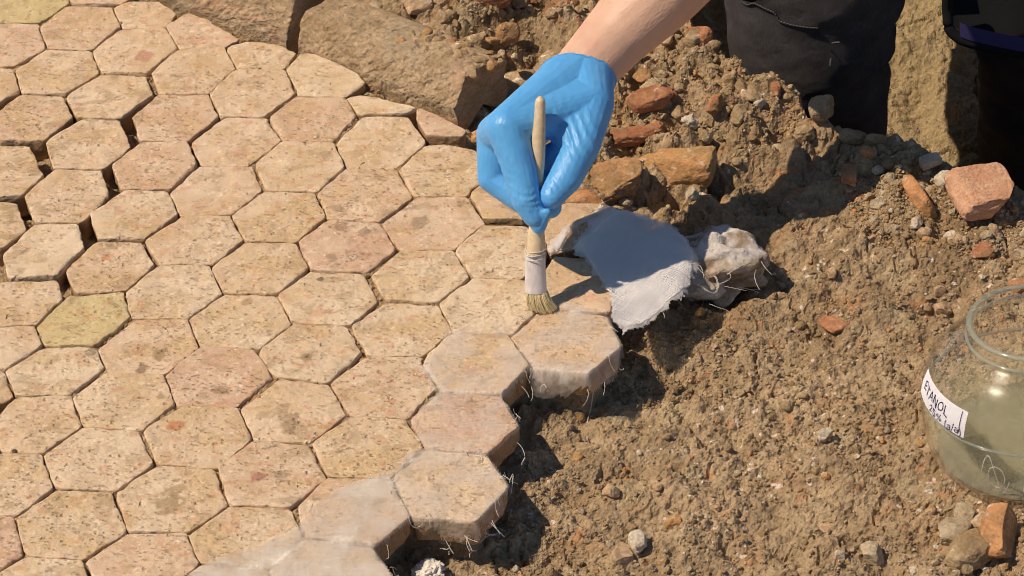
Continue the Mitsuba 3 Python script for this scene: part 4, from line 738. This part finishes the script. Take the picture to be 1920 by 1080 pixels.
for zc in ((0.0200, -0.0158, 0.0451), (0.0193, -0.0166, 0.0425), (0.0191, -0.0175, 0.0394)):
    t = np.linspace(0, 2 * np.pi, 28); zc = np.array(zc)
    wp.append(np.c_[zc[0] + .0077 * np.cos(t), zc[1] + .0074 * np.sin(t), zc[2] + .0006 * np.sin(t + 1) + .0004 * np.sin(3 * t)])
obj(BR + '__wire', tubes(wp, [0.0004] * len(wp), 5), 'wire_mat', True)
r = np.random.default_rng(3); tp = []
e0, e1 = np.array((0.0176, -0.0252, 0.0131)), np.array((0.0211, -0.0319, 0.0008))
for _ in range(420):
    a, rad = r.uniform(0, 6.28), math.sqrt(r.uniform(0, 1)); o = V(math.cos(a) * .0076, math.sin(a) * .0052, 0) * rad
    end = e1 + V(o[0] * 1.35 + r.normal(0, .0008), o[1] * 1.3 + r.normal(0, .0006), 0); end[2] = .0006 + abs(r.normal(0, .0005)) + max(0, -o[0]) * .35
    start = e0 + o; mid = (start + end) / 2 + V(-.0012, 0, .001)
    tp.append(spline([start, mid, end], 6))
obj(BR + '__bristles', tubes(tp, [np.linspace(.00042, .00016, 6)] * len(tp), 3), 'bristle_mat', True)

# ---------------------------------------------------------------- the person: hand, arm, body as one surface; glove and clothes over it
def ball(p, r): return m3.Manifold.sphere(float(r), 28).translate([float(x) for x in p])
def bone(*js): return m3.Manifold.batch_hull([ball(p, r) for p, r in js])
J = {  # joint: place and radius
 'wrist_r': ((0.0584, 0.0790, 0.1213), .0178), 'wrist_u': ((0.0655, 0.0950, 0.1156), .0170), 'cmc': ((0.0691, 0.0510, 0.1207), .0165),
 'i0': ((0.0066, 0.0170, 0.1280), .0150), 'i1': ((0.0124, -0.0010, 0.1033), .0122), 'i2': ((0.0155, -0.0150, 0.0863), .0102), 'i3': ((0.0206, -0.0200, 0.0753), .0082),
 'm0': ((-0.0010, 0.0350, 0.1122), .0148), 'm1': ((-0.0069, 0.0210, 0.0839), .0108), 'm2': ((0.0151, 0.0050, 0.0715), .0098), 'm3': ((0.0329, 0.0010, 0.0676), .0082),
 'r0': ((0.0039, 0.0490, 0.0965), .0138), 'r1': ((0.0051, 0.0330, 0.0749), .0112), 'r2': ((0.0219, 0.0210, 0.0725), .0094), 'r3': ((0.0339, 0.0130, 0.0838), .0082),
 'l0': ((0.0114, 0.0630, 0.0813), .0122), 'l1': ((0.0172, 0.0470, 0.0684), .0098), 'l2': ((0.0287, 0.0330, 0.0762), .0082), 'l3': ((0.0357, 0.0190, 0.0936), .0074),
 't1': ((0.0581, 0.0150, 0.1076), .0138), 't2': ((0.0452, -0.0030, 0.0938), .0116), 't3': ((0.0341, -0.0130, 0.0859), .0090),
 'web': ((0.0414, 0.0330, 0.1209), .0110),
}
WR = ((0.0657, 0.0910, 0.1235), .0228)
F1 = ((0.0939, 0.1190, 0.1372), .0258)
F2 = ((0.1301, 0.1370, 0.1626), .0315)
d = np.array(F2[0]) - np.array(WR[0]); d /= np.linalg.norm(d)
EL = (np.array(WR[0]) + d * 0.245, .040)
SH = (EL[0] + V(.08, .12, .27), .058)
def hand(grow):
    g = lambda *n: bone(*[(J[k][0], J[k][1] + grow) for k in n])
    ms = [g('i0', 'm0', 'wrist_r', 'wrist_u'), g('m0', 'r0', 'l0', 'wrist_u', 'wrist_r'), g('i0', 'wrist_r', 'cmc', 'web'), g('cmc', 't1', 'web'), g('cmc', 'wrist_r', 'wrist_u')]
    ms.append(bone((J['t1'][0], .0125 + grow), ((0.0416, 0.0350, 0.0856), .0125 + grow), (J['r1'][0], .010 + grow)))
    for f in ('i', 'm', 'r', 'l'): ms += [g(f + '0', f + '1'), g(f + '1', f + '2'), g(f + '2', f + '3')]
    ms += [g('t1', 't2'), g('t2', 't3')]
    return ms
def smoothed(ms, edge, it=14):
    m = m3.Manifold.batch_boolean(ms, m3.OpType.Add).refine_to_length(edge).to_mesh()
    t = trimesh.Trimesh(m.vert_properties[:, :3], m.tri_verts); t.merge_vertices()
    trimesh.smoothing.filter_taubin(t, lamb=0.55, nu=0.53, iterations=it)
    return t
HIP, CH, NK, HD = V(.42, .92, .16), V(.40, .66, .55), V(.33, .56, .66), V(.27, .48, .74)
KN, AN = np.array((0.2828, 0.4000, 0.0095)), np.array((0.3076, 0.4200, -0.2027))
AN[2] = min(AN[2], -.17); FT = AN + V(-.02, -.0, -.10)
KN2, AN2 = KN + V(.20, .10, .04), KN + V(.21, .16, -.36)
body = hand(-0.0040) + [bone((J['wrist_r'][0], .016), (J['wrist_u'][0], .015), WR), bone(WR, F1), bone(F1, F2), bone(F2, EL), bone(EL, SH), bone(SH, (CH, .12), (NK, .06)), bone((CH, .13), (HIP, .14)), bone((NK, .05), (HD, .055)),
    bone((HD, .075), (HD + V(-.02, -.05, .05), .08), (HD + V(0, .03, .06), .075)), bone((CH + V(.16, .05, 0), .06), (CH, .10)), bone((CH + V(.17, .05, 0), .045), (KN2 + V(.02, 0, .12), .035)),
    bone((HIP, .10), (KN, .050)), bone((HIP + V(.06, 0, 0), .10), (KN2, .05)), bone((KN, .045), (AN, .032)), bone((KN2, .045), (AN2, .032))]
bm_ = smoothed(body, .006, 16)
P = 'person'
obj(P, bm_, 'skin_mat', True)
tag(P, 'person in black trousers reaching in with a bare forearm and a blue glove', 'person')
gl = [x for x in hand(0.0004)]
cuff = [bone((J['wrist_r'][0], .0182), (J['wrist_u'][0], .0172), (np.array(WR[0]), .0238)), bone((np.array(WR[0]), .0238), (np.array(WR[0]) * .6 + np.array(F1[0]) * .4, .0248)), bone((J['cmc'][0], .0170), (np.array(WR[0]), .0234)), bone((J['i0'][0], .0154), (J['m0'][0], .0150), (np.array(WR[0]), .0236))]
tipfold = [bone(((0.0161, -0.0230, 0.0786), .0030), ((0.0299, -0.0240, 0.0797), .0028), ((0.0230, -0.0230, 0.0669), .0050))]
gm = smoothed(gl + cuff + tipfold, .0016, 7)
v = gm.vertices
for (uvp, s, amp, wl, dirv) in (((0.0550, 0.0130, 0.1232), .020, .0010, .0052, (.85, -.1, .55)), ((-0.0026, 0.0060, 0.1086), .008, .0012, .005, (.3, 0, 1.0)), ((0.0207, -0.0240, 0.0912), .010, .0007, .004, (.1, 0, 1.0)), ((0.0368, -0.0170, 0.0964), .008, .0007, .004, (.8, 0, .6)), ((0.0064, -0.0140, 0.0976), .012, .0005, .006, (.2, 0, 1.0))):
    dv = v - np.array(uvp); w = np.exp(-(dv ** 2).sum(1) / s ** 2); dirv = np.array(dirv) / np.linalg.norm(dirv)
    ph = dv @ dirv / wl * 2 * np.pi + N3(v, 120, 3, 2) * 3
    v = v + gm.vertex_normals * (w * amp * -np.abs(np.sin(ph / 2)) * 1.2)[:, None]
v = v + gm.vertex_normals * (N3(v, 45, 6, 2) * .0009 + N3(v, 300, 7, 2) * .0002)[:, None]
# the cuff is cut where the glove ends, its edge a rolled bead standing off the skin
cn = np.array((0.0879, 0.0930, 0.1071)) - np.array((0.0405, 0.0970, 0.1326)); up = V(*(np.array(WR[0]) - np.array(J['i0'][0]))); nrm = up - cn * (up @ cn) / (cn @ cn); nrm /= np.linalg.norm(nrm)
pc = np.array((0.0576, 0.0890, 0.1158))
dist = (v - pc) @ nrm + N3(v, 90, 12, 2) * .002
keep = (dist < .0)[gm.faces].all(1)
gm2 = trimesh.Trimesh(v, gm.faces[keep], process=False); gm2.remove_unreferenced_vertices()
wv = (gm2.vertices - pc) @ nrm
flare = np.exp(wv / .006) * .0009
gm2.vertices = gm2.vertices + gm2.vertex_normals * flare[:, None]
obj(P + '__glove', gm2, 'glove_mat', True)
tag(P + '__glove', 'bright blue rubber glove pinching the brush')
e = gm2.edges_sorted; uq, ct = np.unique(e, axis=0, return_counts=True); be = uq[ct == 1]
comps = trimesh.graph.connected_components(be, nodes=np.unique(be)); big = max(comps, key=len)
bpts = gm2.vertices[big]; cc = bpts.mean(0); a1 = cn / np.linalg.norm(cn); a2 = np.cross(nrm, a1)
od = np.argsort(np.arctan2((bpts - cc) @ a2, (bpts - cc) @ a1)); ringp = bpts[od][::3]; ringp = np.vstack([ringp, ringp[:1]])
obj(P + '__glove__rolled_edge', tubes([ringp], [0.0006], 6), 'glove_mat', True)

# trousers: lower leg in the trench with a stitched band across the knee fold, thigh and seat
def limb(pts, radii, seed, n=72, m=120, flat=1.0, fold=.006):
    pts = np.array(pts, float); s = np.r_[0, np.cumsum(np.linalg.norm(np.diff(pts, axis=0), axis=1))]
    from scipy.interpolate import PchipInterpolator
    u = np.linspace(0, s[-1], m); Pp = PchipInterpolator(s, pts)(u); Rr = PchipInterpolator(s, np.array(radii, float))(u)
    t = np.gradient(Pp, axis=0); t /= np.linalg.norm(t, axis=1, keepdims=True)
    a = np.cross(t, V(0, 1, 0)); a /= np.linalg.norm(a, axis=1, keepdims=True); b = np.cross(t, a)
    ang = np.arange(n) * 2 * np.pi / n
    v = Pp[:, None] + Rr[:, None, None] * (np.cos(ang)[None, :, None] * a[:, None] + flat * np.sin(ang)[None, :, None] * b[:, None])
    out = v - Pp[:, None]; out /= np.linalg.norm(out, axis=2, keepdims=True) + 1e-9
    flatv = v.reshape(-1, 3)
    d = (N3(flatv * [1, 1, 2.2], 14, seed, 2) * fold * 2.6 + N3(flatv * [1, 1, 2.4] + N3(flatv, 9, seed + 2, 2)[:, None] * .05, 34, seed + 1, 2) * fold * .55).reshape(m, n, 1)
    v = (v + out * d).reshape(-1, 3)
    i, j = np.meshgrid(np.arange(m - 1), np.arange(n), indexing='ij')
    q = np.stack([i * n + j, i * n + (j + 1) % n, (i + 1) * n + (j + 1) % n, (i + 1) * n + j], -1).reshape(-1, 4)
    return trimesh.Trimesh(v, np.vstack([q[:, [0, 1, 2]], q[:, [0, 2, 3]]]), process=False)
YL = .40
leg = limb([HIP, KN + V(.0, .12, .08), (0.2763, 0.4000, 0.0203), (0.2718, 0.4000, -0.0255), (0.2703, 0.4000, -0.0566), (0.2878, 0.4000, -0.1008), (0.3010, 0.4000, -0.1399), AN], [.13, .085, .075, .072, .071, .052, .035, .030], 51)
leg2 = limb([HIP + V(.06, 0, 0), KN2 + V(0, .05, .05), KN2, (KN2 + AN2) / 2, AN2], [.13, .08, .07, .055, .045], 52)
tr = trimesh.util.concatenate([leg, leg2])
obj(P + '__trousers', tr, 'trouser_mat', True)
tag(P + '__trousers', 'faded black trousers with a stitched seam')
def on_leg(pts, lift=.0012):
    out = []
    for p in pts:
        o = np.array([0.0, -1.97645, 1.36490]); dr_ = np.array(p) - o; dr_ /= np.linalg.norm(dr_)
        w = leg.vertices - o; tt = w @ dr_; dd = np.linalg.norm(w - tt[:, None] * dr_, axis=1)
        c = np.where(dd < .004)[0]
        if len(c): out.append(leg.vertices[c[np.argmin(tt[c])]] + V(-.3, -.9, .4) * lift)
    return np.array(out)
seam = on_leg(spline([(0.2036, 0.3300, 0.0351), (0.2216, 0.3300, 0.0248), (0.2410, 0.3300, 0.0128), (0.2627, 0.3300, 0.0025), (0.2736, 0.3300, -0.0006)], 60))
seam2 = on_leg(spline([(0.2811, 0.3300, -0.0024), (0.2835, 0.3300, -0.0143), (0.2816, 0.3300, -0.0244), (0.2797, 0.3300, -0.0329)], 30))
if len(seam2) > 8:
    st = [seam2[k:k + 2] + V(0, -.0014, .0010) for k in range(0, len(seam2) - 2, 3)]
    tag(obj(P + '__trousers__stitching', tubes(st, [0.0008] * len(st), 4), 'seam_mat', True), kind='stuff')
if len(seam) > 8:
    seam = spline(seam[::6], 60)
    obj(P + '__trousers__seam', tubes([seam], [0.0011], 5), 'trouser_mat', True)
    st = [seam[k:k + 2] + V(0, -.0012, .0010) for k in range(0, 58, 2)]
    obj(P + '__trousers__stitching', tubes(st, [0.00035] * len(st), 4), 'seam_mat', True)
for A_ in (AN, AN2):
    f = moved(rot(rock(77, (.045, .12, .04), .5, 4, 3, .02), 12), A_ + V(-.01, -.05, -.07)); f.vertices[:, 2] = np.maximum(f.vertices[:, 2], -.32)
    obj(P + '__shoe', f, 'shoe_mat', 50)
tor = limb([HIP + V(0, .02, -.06), (HIP + CH) / 2 + V(0, .04, .02), CH, NK], [.17, .165, .16, .07], 61, flat=.8, fold=.008)
F3 = np.array(F2[0]) * .72 + EL[0] * .28
slv = limb([CH + V(.02, -.02, .02), SH[0], EL[0] + V(.02, .02, .02), EL[0] * .5 + F3 * .5, F3], [.10, .075, .066, .062, .056], 62, fold=.006)
obj(P + '__jacket', trimesh.util.concatenate([tor, slv]), 'jacket_mat', True)
hem_pts = [(0.3808, 0.3600, 0.0220), (0.3800, 0.3600, -0.0032), (0.3802, 0.3550, -0.0198), (0.3883, 0.3500, -0.0300), (0.4107, 0.3450, -0.0376), (0.4455, 0.3400, -0.0464), (0.5038, 0.3600, -0.0756)]
hp = spline(hem_pts, 60)
shell = []
for off in np.linspace(0, 1, 14):
    shell.append(hp + V(.06 * off, .03 + .16 * off, .22 * off) * np.linspace(.4, 1, 60)[:, None] + V(0, .012 * math.sin(off * 9), 0))
vv = np.vstack(shell); i, j = np.meshgrid(np.arange(13), np.arange(59), indexing='ij')
qq = np.stack([i * 60 + j, i * 60 + j + 1, (i + 1) * 60 + j + 1, (i + 1) * 60 + j], -1).reshape(-1, 4)
front = trimesh.Trimesh(vv, np.vstack([qq[:, [0, 1, 2]], qq[:, [0, 2, 3]]]), process=False)
backs = front.copy(); backs.vertices += V(.004, .05, -.004)
k = obj(P + '__jacket_hem', trimesh.util.concatenate([front, backs, tubes([hp], [.0045], 8)]), 'jacket_mat', True)
tag(k, 'black garment hem with a dark purple trim')
band = []
for w_ in np.linspace(0, 1, 4): band.append(hp[18:] + V(0, -.004, .0045 + .0135 * w_))
vv = np.vstack(band); n_ = len(hp[18:]); i, j = np.meshgrid(np.arange(3), np.arange(n_ - 1), indexing='ij')
qq = np.stack([i * n_ + j, i * n_ + j + 1, (i + 1) * n_ + j + 1, (i + 1) * n_ + j], -1).reshape(-1, 4)
obj(k + '__trim', trimesh.Trimesh(vv, np.vstack([qq[:, [0, 1, 2]], qq[:, [0, 2, 3]]]), process=False), 'trim_mat', True)
hv = _ico[3].vertices * V(.092, .10, .092); hv = hv[:, :]
obj(P + '__hair', trimesh.Trimesh(hv * (1 + N3(hv, 60, 2, 3) * .15)[:, None] + HD + V(-.005, .0, .065), _ico[3].faces, process=False), 'hair_mat', True)

# ---------------------------------------------------------------- the jar of consolidant
JB = np.array((0.3506, -0.1864, -0.0460)); JZ = -.0455
PROF = np.array([(0.0, .0030), (.045, .0030), (.052, .0006), (.060, .0012), (.070, .008), (.0732, .022), (.0758, .040), (.0747, .056), (.0700, .073), (.0590, .086), (.0495, .0930), (.0450, .0965), (.0432, .0990), (.0440, .1020), (.0450, .1055), (.0440, .1085)])
pp = spline(np.c_[PROF, np.zeros(len(PROF))], 90)[:, :2]
JT = 'glass_jar'
tag(JT, 'wide glass jar half full of cloudy liquid with a handwritten label', 'jar')
def at_jar(m): return moved(m, [JB[0], JB[1], JZ])
obj(JT + '__glass', at_jar(lathe(pp, 128)), 'glass_mat', True)
t = np.linspace(0, 2 * np.pi, 20); rimp = np.c_[0.0428 + .0022 * np.cos(t), .1085 + .0017 * np.sin(t)]
obj(JT + '__rim', at_jar(lathe(rimp[::-1], 128)), 'rim_glass_mat', True)
t = np.linspace(0, 2 * np.pi, 14); rimp = np.c_[.0449 + .0012 * np.cos(t), .0990 + .0012 * np.sin(t)]
obj(JT + '__neck_ring', at_jar(lathe(rimp[::-1], 128)), 'rim_glass_mat', True)
LV = .050
inner = pp[(pp[:, 1] <= LV) & (pp[:, 0] > .0)]; inner = np.c_[np.maximum(inner[:, 0] - .0025, 0), np.maximum(inner[:, 1], .0045)]
rl = float(np.interp(LV, pp[30:, 1], pp[30:, 0])) - .0025
liq = lathe(np.vstack([[0, .0045], inner[inner[:, 0] > .02], [rl, LV], [0, LV]]), 96)
if liq.volume < 0: liq.invert()
scene[JT + '__liquid'] = {**mikit.ply(at_jar(liq), 'liquid_null', True), 'interior': {'type': 'ref', 'id': 'cloudy_liquid'}}
t = np.linspace(0, 2 * np.pi, 10); mp = np.c_[rl + .0006 + .0009 * np.cos(t), LV + .0012 * np.sin(t)]
obj(JT + '__meniscus', at_jar(lathe(mp[::-1], 96)), 'rim_glass_mat', True)
obj(JT + '__base', at_jar(lathe([[.064, .0046], [.060, .0022], [.045, .0038], [0, .0038]], 96)), 'rim_glass_mat', True)
obj(JT + '__liquid_surface', at_jar(lathe([[rl + .001, LV + .0003], [0, LV + .0003]], 96)), 'water_mat', True)
tp = [JB + V(.0, 0, 0) + V(-.045, -.045, .04)]
def jar_pt(ang, h, lift=.0004):
    rr_ = float(np.interp(h, pp[30:, 1], pp[30:, 0])) + lift
    return np.array([JB[0] + rr_ * math.cos(ang), JB[1] + rr_ * math.sin(ang), JZ + h])
la, lh = np.radians(np.linspace(-184, -137, 40)), np.linspace(.0545, .0735, 12)
lv = np.array([[jar_pt(a, h, .0009) for a in la] for h in lh]).reshape(-1, 3)
i, j = np.meshgrid(np.arange(11), np.arange(39), indexing='ij')
qq = np.stack([i * 40 + j, i * 40 + j + 1, (i + 1) * 40 + j + 1, (i + 1) * 40 + j], -1).reshape(-1, 4)
obj(JT + '__label', trimesh.Trimesh(lv, np.vstack([qq[:, [0, 1, 2]], qq[:, [0, 2, 3]]]), process=False), 'paper_mat', True)
tag(JT + '__label', 'white paper label with dark handwriting')
def write(text, a0, a1, h0, hgt):
    m = meshkit.text_mesh(text, hgt, 0.0002).subdivide().subdivide()
    x, y, z = m.vertices.T; w = x.max() - x.min()
    x = (x - x.min()) / w + 0.004 * np.sin(y * 900)
    m.vertices = np.array([jar_pt(math.radians(a0 + (a1 - a0) * xx), h0 + yy + .0008 * math.sin(xx * 17), .0010 + zz) for xx, yy, zz in zip(x, y, z)])
    return m
obj(JT + '__label__writing', write('ETANOL', -178, -150, .0626, .0064), 'ink_mat', False)
obj(JT + '__label__writing', write('25% (a/a)', -166, -139, .0553, .0050), 'ink_mat', False)
obj(JT + '__label__writing', tubes([np.array([jar_pt(math.radians(-140.5), h, .0012) for h in np.linspace(.057, .0725, 10)])], [.0003], 4), 'ink_mat', True)
tp = [np.array([jar_pt(math.radians(a), h, -.004) for a, h in zip(np.linspace(-128, -112, 30), .028 + .016 * np.sin(np.linspace(0, 6, 30)))]),
      np.array([jar_pt(math.radians(a), h, -.006) for a, h in zip(-120 + 5 * np.cos(np.linspace(0, 7, 30)), .024 + .010 * np.sin(np.linspace(0, 7, 30)))]),
      np.array([jar_pt(math.radians(a), h, -.004) for a, h in zip(np.linspace(-100, -88, 16), np.linspace(.014, .022, 16))])]
obj(JT + '__thread', tubes(tp, [0.0004] * 3, 4), 'thread_mat', True)
